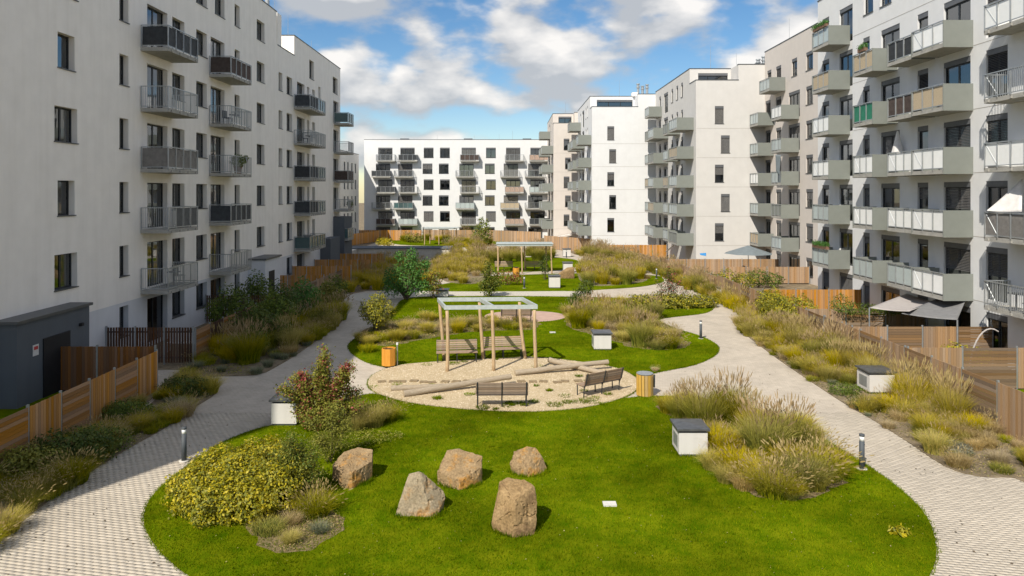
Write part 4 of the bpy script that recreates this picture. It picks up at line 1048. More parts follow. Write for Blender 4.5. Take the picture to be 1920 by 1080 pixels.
BASES = []
def boulder(px, py, pts, label, m, seed):
    x, y = gp(px, py)
    bm = bmesh.new()
    for p in pts: bm.verts.new(p)
    r = bmesh.ops.convex_hull(bm, input=bm.verts)
    bmesh.ops.delete(bm, geom=[g for g in r['geom_interior'] if isinstance(g, bmesh.types.BMVert)], context='VERTS')
    bmesh.ops.bevel(bm, geom=list(bm.edges), offset=.014, segments=2, affect='EDGES', profile=.6)
    bmesh.ops.triangulate(bm, faces=bm.faces)
    for _ in range(4):
        E_ = [e for e in bm.edges if e.calc_length() > .07]
        if not E_: break
        bmesh.ops.subdivide_edges(bm, edges=E_, cuts=1); bmesh.ops.triangulate(bm, faces=[f_ for f_ in bm.faces if len(f_.verts) > 3])
    bm.normal_update()
    off = Vector((seed * 3.1, seed * 1.7, seed))
    for v in bm.verts:
        c = v.co
        d = noise.fractal(c * 2.2 + off, 1.0, 2.0, 5) * .020 + noise.fractal(c * 9 + off, 1.0, 2.0, 4) * .011
        ridge = abs(noise.noise(Vector((c.x * 5, c.y * 5, c.z * 2)) + off * 2)); d -= .035 * max(0, .07 - ridge) / .07
        v.co = c + v.normal * d
    me = bpy.data.meshes.new('boulder'); bm.to_mesh(me); bm.free(); me.materials.append(m)
    me.polygons.foreach_set('use_smooth', [True] * len(me.polygons))
    me.set_sharp_from_angle(angle=R(24))
    BASES.append((x, y, max(abs(p[0]) for p in pts) * .95, .5))
    o = ob('boulder', me, None, (x, y, gz(y) + .02)); tag(o, label, 'boulder', 'boulders on the front lawn')
sA = stone_mat('stone_tan', (0.22, 0.15, 0.078), (0.36, 0.255, 0.14), (0.40, 0.20, 0.045))
sB = stone_mat('stone_grey', (0.27, 0.215, 0.14), (0.38, 0.31, 0.21), (0.33, 0.18, 0.06))
sC = stone_mat('stone_brown', (0.21, 0.135, 0.062), (0.35, 0.24, 0.12), (0.16, 0.10, 0.05))
# x right, y away from the camera, z up
boulder(660, 905, [(-.52, .05, -.1), (-.52, 0, .45), (-.15, -.42, -.1), (-.16, -.42, .38), (.10, -.46, -.1), (.1, -.44, .40), (.50, .1, -.1), (.50, .1, .5), (.45, .5, .66), (.02, .62, .68), (-.32, .45, .62), (-.3, .5, -.1), (.4, .55, -.1)], 'tan block shaped boulder with an ochre side, leftmost on the lawn', sA, 1)
boulder(784, 964, [(-.55, -.18, -.1), (.40, -.28, -.1), (.58, .22, -.1), (-.35, .45, -.1), (-.20, .0, .92), (.02, .0, .98), (.14, .1, .90), (.58, .25, .42), (.3, .5, .5), (-.25, .3, .8), (.62, .2, .3)], 'grey pyramid shaped boulder standing upright', sB, 2)
boulder(862, 908, [(-.58, -.1, -.1), (-.58, -.05, .34), (.02, -.48, -.1), (.05, -.42, .22), (.58, 0, -.1), (.57, 0, .42), (.58, .25, .62), (-.05, .55, .72), (-.38, .42, .72), (-.5, .1, .45), (.1, .6, -.1), (.48, -.12, .2)], 'broad tan boulder with a sloping top, behind the upright one', sA, 3)
boulder(992, 888, [(-.46, .0, -.1), (-.52, .0, .25), (-.42, .2, .52), (-.05, .3, .62), (.18, .2, .6), (.35, .1, .42), (.50, .1, .1), (.48, .1, -.1), (0, -.32, -.1), (-.05, -.3, .2), (.15, -.28, .0), (0, .5, -.1), (-.3, -.2, .05)], 'small rounded pink tan boulder, rightmost and farthest', sA, 4)
boulder(966, 996, [(-.48, .0, -.1), (-.53, -.05, .2), (-.38, .1, .85), (-.36, .25, .98), (-.05, -.38, -.1), (-.02, -.28, .6), (.0, -.2, .75), (.42, -.28, -.1), (.48, -.1, .3), (.5, .05, .6), (.44, .2, .92), (.2, .35, 1.0), (-.2, .4, 1.02), (.4, .5, -.1), (-.3, .5, -.1)], 'tall brown boulder with a cracked face, nearest the camera', sC, 8)
x, y = gp(1063, 522)
boulder(1066, 522, [(-.9, -.2, -.1), (-.9, -.2, .4), (-.2, -.3, .4), (-.2, -.3, -.1), (.5, -.3, -.1), (.5, -.3, 1.0), (.5, .4, 1.0), (-.1, .3, .95), (-.9, .4, .4), (.5, .4, -.1)], 'flat brown stone block by the distant lawn', sC, 6)

# ---------------------------------------------------------------- garden clutter on the right, awnings, balcony things
def cloth(name, pts, m, label, cat, sag=.25, n=10, posts=()):
    """a stretched sail between three or four corners"""
    P = [Vector(p) for p in pts]; v = []; f_ = []
    for i in range(n + 1):
        for j in range(n + 1):
            u, w = i / n, j / n
            if len(P) == 4: p = (P[0] * (1 - u) + P[1] * u) * (1 - w) + (P[3] * (1 - u) + P[2] * u) * w
            else: p = P[0] * (1 - u) + (P[1] * (1 - w) + P[2] * w) * u
            p = p + Vector((0, 0, -sag * 4 * u * (1 - u) * (.4 + 2.4 * w * (1 - w))))
            v.append(tuple(p))
    for i in range(n):
        for j in range(n):
            a = i * (n + 1) + j; f_.append((a, a + 1, a + n + 2, a + n + 1))
    c = P[0]; root = empty(name, tuple(c)); tag(root, label, cat)
    mb = MB(); mb.v = [tuple(Vector(q) - c) for q in v]; mb.f = f_; mb.m = [0] * len(f_); o = mb.build('cloth', m, root, smooth=True)
    md = o.modifiers.new('thickness', 'SOLIDIFY'); md.thickness = .008
    for q in posts: MB().tube([tuple(Vector((q[0], q[1], gz(q[1]))) - c), tuple(Vector(q) - c)], .035, 6).build('pole', M['steel'], root)
    return root
def at(px, py, y): return ((px - CX) * y / F, y, CH - (py - HY) * y / F)
cloth('shade_sail', [at(1630, 577, 34.0), at(1705, 584, 31.9), at(1752, 566, 35.6), at(1704, 549, 38.5)], M['sail_light'], 'light grey shade sail stretched over a right hand garden', 'shade sail', .12, 10, [at(1630, 577, 34.0)])
cloth('shade_sail', [at(1690, 588, 32.2), at(1795, 600, 31.2), at(1812, 560, 33.2), at(1755, 561, 34.8)], M['sail_dark'], 'dark grey shade sail below the lowest white balcony', 'shade sail', .12, 10, [at(1795, 600, 31.2)])
cloth('balcony_awning', [at(1850, 395, 30.0), at(1916, 397, 28.4), at(1917, 335, 29.2)], M['cloth_white'], 'pale triangular cloth hung above the dark fabric balcony', 'awning', .08)
cloth('hung_cloth', [at(1454, 290, 62.6), at(1464, 291, 62.0), at(1461, 330, 62.2), at(1455, 320, 62.6)], M['parasol'], 'pale blue cloth hanging from a balcony of the beige block', 'cloth', .02)
cloth('washing', [at(1313, 478, 61.0), at(1324, 480, 61.0), at(1324, 474, 61.4), at(1312, 475, 61.4)], M['blue'], 'small blue sheet over the fence by the white gable', 'cloth', .02)
def parasol(px, py, y, r, label, hgt, m, open_=True):
    x, _, z = at(px, py, y); root = empty('parasol', (x, y, gz(y))); tag(root, label, 'parasol', 'parasols')
    zt = z - gz(y); MB().tube([(0, 0, 0), (0, 0, zt)], .03, 6).build('pole', M['steel'], root)
    mb = MB(); n = 8
    if open_:
        ring = [(r * math.cos(a), r * math.sin(a), zt - hgt) for a in np.linspace(0, 2 * math.pi, n, False)]
        for i in range(n): mb.poly([ring[i], ring[(i + 1) % n], (0, 0, zt)])
    else: mb.tube([(0, 0, zt - hgt), (0, 0, zt - hgt * .6), (0, 0, zt)], [.26, .2, .03], 8)
    mb.build('canopy', m, root)
parasol(1403, 460, 63.5, 2.2, 'grey blue parasol open behind the fence by the white gable', .75, M['parasol'])
x, y, z = at(1683, 262, 38.6)
root = empty('parasol', (x, y, FR(2))); tag(root, 'folded white parasol standing on a balcony of the nearest right block', 'parasol', 'parasols')
MB().tube([(0, 0, 0), (0, 0, 2.3)], .025, 6).build('pole', M['steel'], root); MB().tube([(0, 0, .9), (0, 0, 1.2), (0, 0, 2.35)], [.34, .3, .04], 9).build('canopy', M['cloth_white'], root)
x, y = 19.0, 33.4
root = empty('covered_table', (x, y, gz(y))); tag(root, 'low black covered garden table under the shade sails', 'garden table')
MB().box(-1.5, -.9, .75, 1.5, .9, 1.0).build('cover', M['black'], root)
for sx in (-1.3, 1.3):
    for sy in (-.7, .7): MB().box(sx - .05, sy - .05, 0, sx + .05, sy + .05, .749).build('leg', M['darksteel'], root)
x, y, z = at(1858, 625, 27.8)
root = empty('wire_arch', (x, y, gz(y))); tag(root, 'pale bent garden hoop behind the right cross fences', 'garden hoop')
MB().tube([(-.9 + .9 * (1 - math.cos(t)), 0, 2.1 * math.sin(t) + .1) for t in np.linspace(0, 1.9, 12)], .03, 6).build('hoop', M['sail_light'], root)
wp = empty('wood_pile', (18.2, 24.0, gz(24))); tag(wp, 'small heap of split firewood by the right edge fence', 'wood pile')
for i in range(24):
    xx, zz = (i % 6) * .14 + (i // 6 % 2) * .07, (i // 6) * .13 + .08
    MB().tube([(xx, rnd.uniform(-.06, .0), zz), (xx, rnd.uniform(.3, .4), zz)], .065, 7).build('log', M['log_end'], wp)
# awnings far right
cloth('far_awning', [at(1033, 447, 108), at(1085, 436, 109), at(1088, 434, 109.6), at(1036, 445, 109.4)], M['cloth_white'], 'white awning above the distant orange fence', 'awning', .05)
cloth('far_awning', [at(1247, 472, 74), at(1262, 459, 74), at(1266, 459, 75.5), at(1251, 472, 75.5)], M['cloth_white'], 'small white slanted awning below the white gable balconies', 'awning', .02)
# furniture on the left balconies and a terrace
def chair(x, y, z, rz, label, m='darksteel'):
    root = empty('balcony_chair', (x, y, z), rz); tag(root, label, 'chair', 'balcony chairs')
    MB().box(-.22, -.22, .42, .22, .22, .46).build('seat', M[m], root); MB().box(-.22, .19, .47, .22, .23, .9).build('backrest', M[m], root)
    for sx in (-.2, .18):
        for sy in (-.2, .16): MB().box(sx, sy, 0, sx + .03, sy + .03, .419).build('leg', M[m], root)
def table(x, y, z, label, m='darksteel'):
    root = empty('balcony_table', (x, y, z)); tag(root, label, 'table', 'balcony tables')
    MB().tube([(0, 0, .7), (0, 0, .73)], .33, 14).build('tabletop', M[m], root); MB().tube([(0, 0, .02), (0, 0, .699)], .03, 6).build('stem', M[m], root); MB().tube([(0, 0, 0), (0, 0, .019)], .2, 10).build('foot', M[m], root)
chair(-17.5, 43.0, FL(3), R(80), 'dark chair on the open fourth level balcony of the second column at left'); table(-17.4, 43.8, FL(3), 'dark round table on the open fourth level balcony of the second column at left')
table(-17.4, 35.9, FL(0), 'small table on the lowest open balcony at left'); chair(-17.5, 36.7, FL(0), R(150), 'chair on the lowest open balcony at left', 'steel')
chair(-17.5, 59.3, FL(3), R(100), 'dark chair on the open balcony of the third column at left'); table(-17.4, 60.1, FL(3), 'dark table on the open balcony of the third column at left')
chair(21.0, 27.9, FR(0), R(-90), 'dark chair on the lowest balcony at the right edge'); table(21.1, 28.9, FR(0), 'dark table on the lowest balcony at the right edge')
x, y = gp(345, 640)
root = empty('garden_bench', (-15.9, 33.6, gz(34))); tag(root, 'white garden bench behind the dark slatted fence at left', 'bench')
MB().box(-.7, -.2, .42, .7, .2, .46).build('seat', M['cloth_white'], root); MB().box(-.7, .18, .47, .7, .22, .9).build('backrest', M['cloth_white'], root)
for sx in (-.65, .6):
    for sy in (-.18, .14): MB().box(sx, sy, 0, sx + .04, sy + .04, .419).build('leg', M['cloth_white'], root)
# ---------------------------------------------------------------- plants
def blades_np(n, base_r, H, lean, w, droop=.25, seg=4, hv=.35, q=rng, up=.1):
    a = q.uniform(0, 2 * np.pi, n); rb = base_r * np.sqrt(q.random(n))
    ba = q.uniform(0, 2 * np.pi, n); bx, by = rb * np.cos(ba), rb * np.sin(ba)
    a = np.where(q.random(n) < .7, ba + q.normal(0, .5, n), a)
    h = H * (1 - hv * q.random(n)); ln = lean * h * (up + q.random(n) ** .8)
    t = np.linspace(0, 1, seg + 1)
    px = bx[:, None] + np.cos(a)[:, None] * ln[:, None] * t ** 1.7; py = by[:, None] + np.sin(a)[:, None] * ln[:, None] * t ** 1.7
    pz = h[:, None] * (t - droop * (ln / h / max(lean, .01))[:, None] * t ** 3)
    tw = a + np.pi / 2 + q.normal(0, .6, n)
    ww = w * q.uniform(.6, 1.3, n)[:, None] * np.maximum(.12, (1 - t ** 2))[None] / 2
    dx, dy = np.cos(tw)[:, None] * ww, np.sin(tw)[:, None] * ww
    A = np.stack([px - dx, py - dy, pz], 2); B = np.stack([px + dx, py + dy, pz], 2)
    v = np.stack([A, B], 2).reshape(n, -1, 3)                        # n, 2(seg+1), 3
    f0 = np.array([(2 * i, 2 * i + 1, 2 * i + 3, 2 * i + 2) for i in range(seg)])
    f = f0[None] + (np.arange(n) * 2 * (seg + 1))[:, None, None]
    rv = np.repeat(q.random(n), 2 * (seg + 1)); tt = np.tile(np.repeat(np.clip((t - .45) / .55, 0, 1) * .75, 2), n)
    tips = np.stack([px[:, -1], py[:, -1], pz[:, -1]], 1); prev = np.stack([px[:, -2], py[:, -2], pz[:, -2]], 1)
    return v.reshape(-1, 3), f.reshape(-1, 4), rv, tt, tips, tips - prev
def plumes_np(tips, dirs, Lp, wp, q=rng):
    n = len(tips); d = dirs / (np.linalg.norm(dirs, axis=1, keepdims=True) + 1e-6)
    V = []; rv = q.random(n); Ls = Lp * q.uniform(.7, 1.25, n)
    prof = np.array([(0, .25), (.3, 1.0), (.7, .8), (1, .1)])
    o1 = np.cross(d, np.array([.3, .5, .2])); o1 /= np.linalg.norm(o1, axis=1, keepdims=True); o2 = np.cross(d, o1)
    for k in range(3):
        ang = k * np.pi / 3; o = o1 * np.cos(ang) + o2 * np.sin(ang)
        rows = []
        for t, ww in prof:
            c = tips + d * (Ls * (t - .15))[:, None]; rows += [c - o * wp * ww / 2, c + o * wp * ww / 2]
        V.append(np.stack(rows, 1))
    v = np.stack(V, 1).reshape(n * 3, 8, 3)
    f0 = np.array([(0, 1, 3, 2), (2, 3, 5, 4), (4, 5, 7, 6)]); f = f0[None] + (np.arange(n * 3) * 8)[:, None, None]
    return v.reshape(-1, 3), f.reshape(-1, 4), np.repeat(rv, 24)
# kinds: blades n, base radius, height, lean, blade width, droop, material, plumes n, plume length, width, plume material
KIND = {
    'misc': dict(n=1500, r=.42, H=1.38, lean=.60, w=.015, droop=.30, m='blade_green', pn=110, pl=.22, pw=.026, pm='plume_tan', ph=1.72),
    'golden': dict(n=1000, r=.36, H=.92, lean=.85, w=.013, droop=.35, m='blade_gold', pn=22, pl=.16, pw=.02, pm='plume_tan', ph=1.05),
    'penn': dict(n=1100, r=.34, H=.75, lean=.95, w=.011, droop=.42, m='blade_green', pn=130, pl=.10, pw=.024, pm='plume_pale', ph=.88),
    'dry': dict(n=600, r=.30, H=.58, lean=.95, w=.009, droop=.3, m='blade_dry', pn=36, pl=.13, pw=.016, pm='plume_pale', ph=.74),
    'tall': dict(n=1000, r=.36, H=1.25, lean=.58, w=.012, droop=.25, m='blade_gold', pn=80, pl=.24, pw=.022, pm='plume_pale', ph=1.55),
    'tuft': dict(n=380, r=.17, H=.30, lean=1.0, w=.009, droop=.3, m='blade_blue', pn=0, pl=0, pw=0, pm=None, ph=0),
    'low': dict(n=520, r=.32, H=.34, lean=1.0, w=.012, droop=.3, m='blade_green', pn=0, pl=0, pw=0, pm=None, ph=0),
}
_cl = {}
def clump_mesh(kind, var, far):
    key = (kind, var, far)
    if key in _cl: return _cl[key]
    k = KIND[kind]; q = np.random.default_rng(hash((var, len(kind), far)) % 1000 + ord(kind[0]))
    s = .42 if far else 1; wf = 1.9 if far else 1
    v, f, rv, tt, *_ = blades_np(int(k['n'] * s), k['r'], k['H'], k['lean'], k['w'] * wf, k['droop'], 3 if far else 4, q=q)
    me = npmesh(kind, v, f, M[k['m']], {'rv': rv, 'tt': tt}); pm = None
    if k['pn']:
        n = int(k['pn'] * (.5 if far else 1))
        v1, f1, r1, t1, tips, dirs = blades_np(n, k['r'] * .8, k['ph'], k['lean'] * (.95 if kind == 'penn' else .55), .005 * wf, k['droop'] * .7, 3, .25, q=q, up=.05)
        v2, f2, r2 = plumes_np(tips, dirs, k['pl'], k['pw'] * (1.35 if far else 1), q)
        pm = npmesh('flower_plumes', np.concatenate([v1, v2]), np.concatenate([f1, f2 + len(v1)]), M[k['pm']], {'rv': np.concatenate([r1, r2])})
    _cl[key] = (me, pm); return _cl[key]
_far = {}
def clump(kind, x, y, s, label, group, z=.02, sz=None, mass=False):
    me, pm = clump_mesh(kind, rnd.randrange(3), y > 40)
    rz = rnd.uniform(0, 6.28); sc = (s * rnd.uniform(.92, 1.08), s * rnd.uniform(.92, 1.08), (sz or s) * rnd.uniform(.92, 1.08))
    if mass:                                     # too far and too many to count: gathered into one mass per bed
        _far.setdefault(group, []).append((me, pm, x, y, gz(y) + z, rz, sc)); return
    o = ob('grass_clump', me, None, (x, y, gz(y) + z), rz, sc)
    tag(o, label, 'grass clump', group, 'thing')
    if pm: ob('flower_plumes', pm, o)
    return o
def grab(me):
    n = len(me.vertices); v = np.empty(n * 3, np.float32); me.vertices.foreach_get('co', v)
    f = np.empty(len(me.loops), np.int32); me.loops.foreach_get('vertex_index', f)
    at_ = {}
    for a in ('rv', 'tt'):
        if a in me.attributes:
            q = np.empty(n, np.float32); me.attributes[a].data.foreach_get('value', q); at_[a] = q
    return v.reshape(-1, 3), f.reshape(-1, 4), at_
def flush_masses():
    for group, items in _far.items():
        by = {}
        for me, pm, x, y, z, rz, sc in items:
            for q in (me, pm):
                if q: by.setdefault(q.materials[0].name, []).append((q, x, y, z, rz, sc))
        first = None
        for mn, L_ in by.items():
            V, F_, RV, TT, off = [], [], [], [], 0
            for q, x, y, z, rz, sc in L_:
                v, f, at_ = cached(('grab', q.name), lambda: grab(q)); v = v * np.array(sc)
                c, s_ = math.cos(rz), math.sin(rz)
                V.append(np.stack([v[:, 0] * c - v[:, 1] * s_ + x, v[:, 0] * s_ + v[:, 1] * c + y, v[:, 2] + z], 1)); F_.append(f + off); off += len(v)
                RV.append(at_['rv']); TT.append(at_.get('tt', np.zeros(len(v))))
            o = ob('mass_planting' if first is None else ('flower_plumes' if 'plume' in mn else 'leaf_blades'), npmesh('mass_planting', np.concatenate(V), np.concatenate(F_), bpy.data.materials[mn], {'rv': np.concatenate(RV), 'tt': np.concatenate(TT)}), first)
            o['kind'] = 'stuff'
            if first is None: first = o; tag(o, 'mass of ' + group, 'grasses')
def leaves_np(C, Nn, size, q=rng, asp=.62, jit=.9):
    n = len(C); nn = Nn + q.normal(0, jit, (n, 3)) * .6; nn /= np.linalg.norm(nn, axis=1, keepdims=True) + 1e-9
    r = q.normal(0, 1, (n, 3)); t = np.cross(nn, r); t /= np.linalg.norm(t, axis=1, keepdims=True) + 1e-9; b_ = np.cross(nn, t)
    s = size * q.uniform(.6, 1.3, n)[:, None]
    v = np.stack([C - t * s, C + b_ * s * asp + nn * s * .12, C + t * s, C - b_ * s * asp + nn * s * .12], 1)
    f = np.array([(0, 1, 2, 3)])[None] + (np.arange(n) * 4)[:, None, None]
    return v.reshape(-1, 3), f.reshape(-1, 4), np.repeat(q.random(n), 4)
def crown(lobes, dens, size, q=rng, inner=.55, flat=0.0):
    """leaf positions: lumpy shells round each lobe, thinning inwards"""
    C, Nn = [], []
    for (cx, cy, cz, rx, ry, rz) in lobes:
        n = int(dens * (rx * ry + rx * rz + ry * rz) * 4.2)
        d = q.normal(0, 1, (n, 3)); d /= np.linalg.norm(d, axis=1, keepdims=True)
        rr = inner + (1.03 - inner) * q.random(n) ** .45
        lump = 1 + .16 * np.sin(d[:, 0] * 7 + cx * 3) * np.sin(d[:, 1] * 6 + cy * 5) + .12 * np.sin(d[:, 2] * 9 + cx * 7 + d[:, 0] * 4)
        p = d * (rr * lump)[:, None] * np.array([rx, ry, rz]) + np.array([cx, cy, cz]) + q.normal(0, size * .5, (n, 3))
        nn = d.copy(); nn[:, 2] += .45
        k = p[:, 2] > .015
        C.append(p[k]); Nn.append(nn[k])
    return np.concatenate(C), np.concatenate(Nn)
def stems(root, tips, base_r, r0, seedn=1, m='bark'):
    mb = MB(); q = random.Random(seedn)
    for (x, y, z) in tips:
        b_ = (q.uniform(-base_r, base_r), q.uniform(-base_r, base_r), -.05)
        mid = (b_[0] * .6 + x * .4 + q.uniform(-.08, .08), b_[1] * .6 + y * .4 + q.uniform(-.08, .08), z * .5)
        mb.tube([b_, mid, (x, y, z)], [r0, r0 * .7, r0 * .25], 5, False)
    mb.build('stems', M[m], root)
def shrub(name, x, y, lobes, dens, size, m, label, cat='shrub', group=None, z=.03, st=6, sr=.02, inner=.55, m2=None, p2=0.0, asp=.62, s=1.0):
    root = empty(name, (x, y, gz(y) + z)); tag(root, label, cat, group); root.scale = (s, s, s)
    C, Nn = crown(lobes, dens, size, inner=inner)
    if m2:
        k = rng.random(len(C)) < p2 if not callable(m2[1]) else m2[1](C)
        a, b_ = ~k, k
        v, f, r = leaves_np(C[b_], Nn[b_], size * 1.05, asp=asp); ob('tinted_foliage', npmesh('tinted_foliage', v, f, M[m2[0]], {'rv': r}), root)
        C, Nn = C[a], Nn[a]
    v, f, r = leaves_np(C, Nn, size, asp=asp)
    ob('foliage', npmesh('foliage', v, f, M[m], {'rv': r}), root)
    if st:
        t = [(l_[0] + rnd.uniform(-.4, .4) * l_[3], l_[1] + rnd.uniform(-.4, .4) * l_[4], l_[2] + rnd.uniform(.0, .5) * l_[5]) for l_ in lobes for _ in range(max(1, st // len(lobes)))]
        stems(root, t, .12, sr, int(abs(x) * 100))
    return root

def branchy(name, x, y, br, leaf, per, m, label, cat, m2=None, spread=.10, r0=.02, z=.03, s=1.0, asp=.6, start=.3, red=None, seed=0):
    """open shrub or young tree: curved branches that carry leaves along their outer part.
    br: (azimuth deg, reach, height, side twigs)"""
    q = np.random.default_rng(seed + int(abs(x) * 37)); root = empty(name, (x, y, gz(y) + z)); tag(root, label, cat); root.scale = (s, s, s)
    mb = MB(); C = []; tint = []
    def limb(p0, az, reach, h, r, lv):
        n = 7; P = []
        for i in range(n + 1):
            t = i / n; bend = reach * t ** 1.25
            P.append((p0[0] + math.cos(az) * bend + q.normal(0, .02 * reach), p0[1] + math.sin(az) * bend + q.normal(0, .02 * reach), p0[2] + h * (t - .12 * t * t)))
        mb.tube(P, [r * (1 - .85 * i / n) for i in range(n + 1)], 5, False)
        L_ = math.hypot(reach, h); k = int(per * L_ * lv)
        t = start + (1.04 - start) * q.random(k) if lv == 1 else .1 + .95 * q.random(k)
        pp = np.array(P); idx = np.clip(t * n, 0, n - .001).astype(int); fr_ = (t * n - idx)[:, None]
        c = pp[idx] * (1 - fr_) + pp[np.minimum(idx + 1, n)] * fr_ + q.normal(0, 1, (k, 3)) * (spread * (.6 + .6 * np.sin(np.pi * np.clip(t, 0, 1))))[:, None]
        C.append(c); tint.append(np.full(k, 1.0 if (red and red(az, h, reach)) else 0.0)); return P
    for (a, reach, h, tw) in br:
        P = limb((q.normal(0, .05), q.normal(0, .05), -.03), R(a), reach, h, r0, 1)
        for j in range(tw):
            i = q.integers(2, 7); limb(P[i], R(a) + q.normal(0, 1.2), reach * .25 + .16 * q.random() + .08, h * q.uniform(.08, .26), r0 * .4, .9)
    mb.build('branches', M['bark'], root)
    C = np.concatenate(C); T_ = np.concatenate(tint) > .5; k = C[:, 2] > .03; C, T_ = C[k], T_[k]
    if m2: T_ |= q.random(len(C)) < m2[1]
    Nn = np.tile([0, 0, .7], (len(C), 1))
    if m2 and T_.any():
        v, f, r = leaves_np(C[T_], Nn[T_], leaf, q, asp); ob('tinted_foliage', npmesh('tinted_foliage', v, f, M[m2[0]], {'rv': r}), root)
    v, f, r = leaves_np(C[~T_], Nn[~T_], leaf, q, asp); ob('foliage', npmesh('foliage', v, f, M[m], {'rv': r}), root)
    return root

def noise_mask(P): return np.array([.5 + .9 * noise.noise(Vector((p[0] * .7, p[1] * .7, 3.3))) for p in P])
# ---- lawn grass
def turf(poly, dens, h, w, holes=(), near=None):
    P = sample(poly, int(area_box(poly) * dens), holes)
    n = len(P); a = rng.uniform(0, 6.28, n); hh_ = h * rng.uniform(.5, 1.4, n); ww = w * rng.uniform(.6, 1.3, n)
    la = rng.uniform(0, 6.28, n); ll = hh_ * rng.uniform(.1, .9, n)
    z = gz(P[:, 1]) + .03
    v = np.stack([np.stack([P[:, 0] - np.cos(a) * ww, P[:, 1] - np.sin(a) * ww, z], 1), np.stack([P[:, 0] + np.cos(a) * ww, P[:, 1] + np.sin(a) * ww, z], 1),
                  np.stack([P[:, 0] + np.cos(la) * ll, P[:, 1] + np.sin(la) * ll, z + hh_], 1)], 1)
    f = np.arange(n * 3).reshape(n, 3)
    return v.reshape(-1, 3), f, np.repeat(rng.random(n), 3)
def area_box(poly):
    a = np.array(poly); d = a.max(0) - a.min(0); return d[0] * d[1]
near_ = [(-12, 12.5), (12, 12.5), (12, 26), (-12, 26)]
v, f, r = turf(lawn1, 1100, .042, .009, (mulch2,))
k = (v.reshape(-1, 3, 3)[:, 0, 1] > 12.8); v = v.reshape(-1, 3, 3)[k].reshape(-1, 3); f = np.arange(len(v)).reshape(-1, 3); r = r[np.repeat(k, 3)]
tag(ob('lawn_grass', npmesh('lawn_grass', v, f, M['turf_blade'], {'rv': r})), 'short mown grass of the front lawn', 'grass', kind='stuff')
for p, dn, lb in ((lawn2, 330, 'short mown grass of the middle lawn'), (lawn3, 110, 'short mown grass of the back lawn')):
    v, f, r = turf(p, dn, .05, .013, (gravel_poly, pink)); tag(ob('lawn_grass', npmesh('lawn_grass', v, f, M['turf_blade'], {'rv': r})), lb, 'grass', kind='stuff')
P = sample(lawn1, 900, (mulch1, mulch2)); P = P[P[:, 1] > 13]
C = np.concatenate([P, (gz(P[:, 1]) + .065)[:, None]], 1); v, f, r = leaves_np(C, np.tile([0, 0, 1.0], (len(C), 1)), .016, jit=.5)
tag(ob('lawn_litter', npmesh('lawn_litter', v, f, M['plume_pale'], {'rv': r})), 'tiny pale fallen leaves and daisies in the front lawn', 'leaves', kind='stuff')
P = sample(lawn1, 2600, (mulch1, mulch2)); P = P[(P[:, 1] > 13) & (noise_mask(P) > .62)]
vs_, fs_, rs_ = [], [], []; off = 0
for p in P:
    v, f, r, t, *_ = blades_np(14, .05, .085, .9, .009, .3, 2); v = v + np.array([p[0], p[1], gz(p[1]) + .03]); vs_.append(v); fs_.append(f + off); rs_.append(r); off += len(v)
tag(ob('lawn_tufts', npmesh('lawn_tufts', np.concatenate(vs_), np.concatenate(fs_), M['turf_blade'], {'rv': np.concatenate(rs_)})), 'slightly longer tufts in the front lawn', 'grass', kind='stuff')
# ragged longer grass along the lawn edges
def edge_tufts(poly, step, h, w):
    P = []
    for i in range(len(poly)):
        a, b_ = np.array(poly[i]), np.array(poly[(i + 1) % len(poly)]); L = np.linalg.norm(b_ - a); n = max(1, int(L / step))
        P.append(a + (b_ - a) * rng.random((n, 1)) + rng.normal(0, .035, (n, 2)))
    P = np.concatenate(P); P = P[(P[:, 1] > 12.8) & (P[:, 1] < 60)]; n = len(P)
    a = rng.uniform(0, 6.28, n); hh_ = h * rng.uniform(.5, 1.5, n); la = rng.uniform(0, 6.28, n); z = gz(P[:, 1])
    v = np.stack([np.stack([P[:, 0] - np.cos(a) * w, P[:, 1] - np.sin(a) * w, z], 1), np.stack([P[:, 0] + np.cos(a) * w, P[:, 1] + np.sin(a) * w, z], 1),
                  np.stack([P[:, 0] + np.cos(la) * hh_ * .7, P[:, 1] + np.sin(la) * hh_ * .7, z + hh_], 1)], 1)
    return v.reshape(-1, 3), np.arange(n * 3).reshape(n, 3), np.repeat(rng.random(n), 3)
for p, lb in ((lawn1, 'ragged grass fringe of the front lawn'), (lawn2, 'ragged grass fringe of the middle lawn'), (gravel_poly, 'grass creeping into the gravel edge')):
    v, f, r = edge_tufts(p, .006, .055, .010); tag(ob('grass_fringe', npmesh('grass_fringe', v, f, M['turf_blade'], {'rv': r})), lb, 'grass', kind='stuff')
vs_ = []
for (x, y, w_, k) in BASES[:5]:
    n = 900; a = rng.uniform(0, 6.28, n); rr = rng.normal(1.0, .09, n)
    vs_.append(np.stack([x + np.cos(a) * w_ * rr, y + .08 + np.sin(a) * w_ * .8 * rr], 1))
for (x, y, w_) in VB[:3]:
    n = 500; e = rng.uniform(-1, 1, n) * w_; sd_ = rng.integers(0, 4, n); o_ = w_ + np.abs(rng.normal(0, .04, n))
    vs_.append(np.stack([x + np.where(sd_ < 2, e, np.where(sd_ == 2, o_, -o_)), y + np.where(sd_ < 2, np.where(sd_ == 0, -o_, o_), e)], 1))
P = np.concatenate(vs_); n = len(P); a = rng.uniform(0, 6.28, n); hh_ = rng.uniform(.05, .15, n); la = rng.uniform(0, 6.28, n); z = gz(P[:, 1]) + .03
v = np.stack([np.stack([P[:, 0] - np.cos(a) * .008, P[:, 1] - np.sin(a) * .008, z], 1), np.stack([P[:, 0] + np.cos(a) * .008, P[:, 1] + np.sin(a) * .008, z], 1), np.stack([P[:, 0] + np.cos(la) * hh_ * .5, P[:, 1] + np.sin(la) * hh_ * .5, z + hh_], 1)], 1)
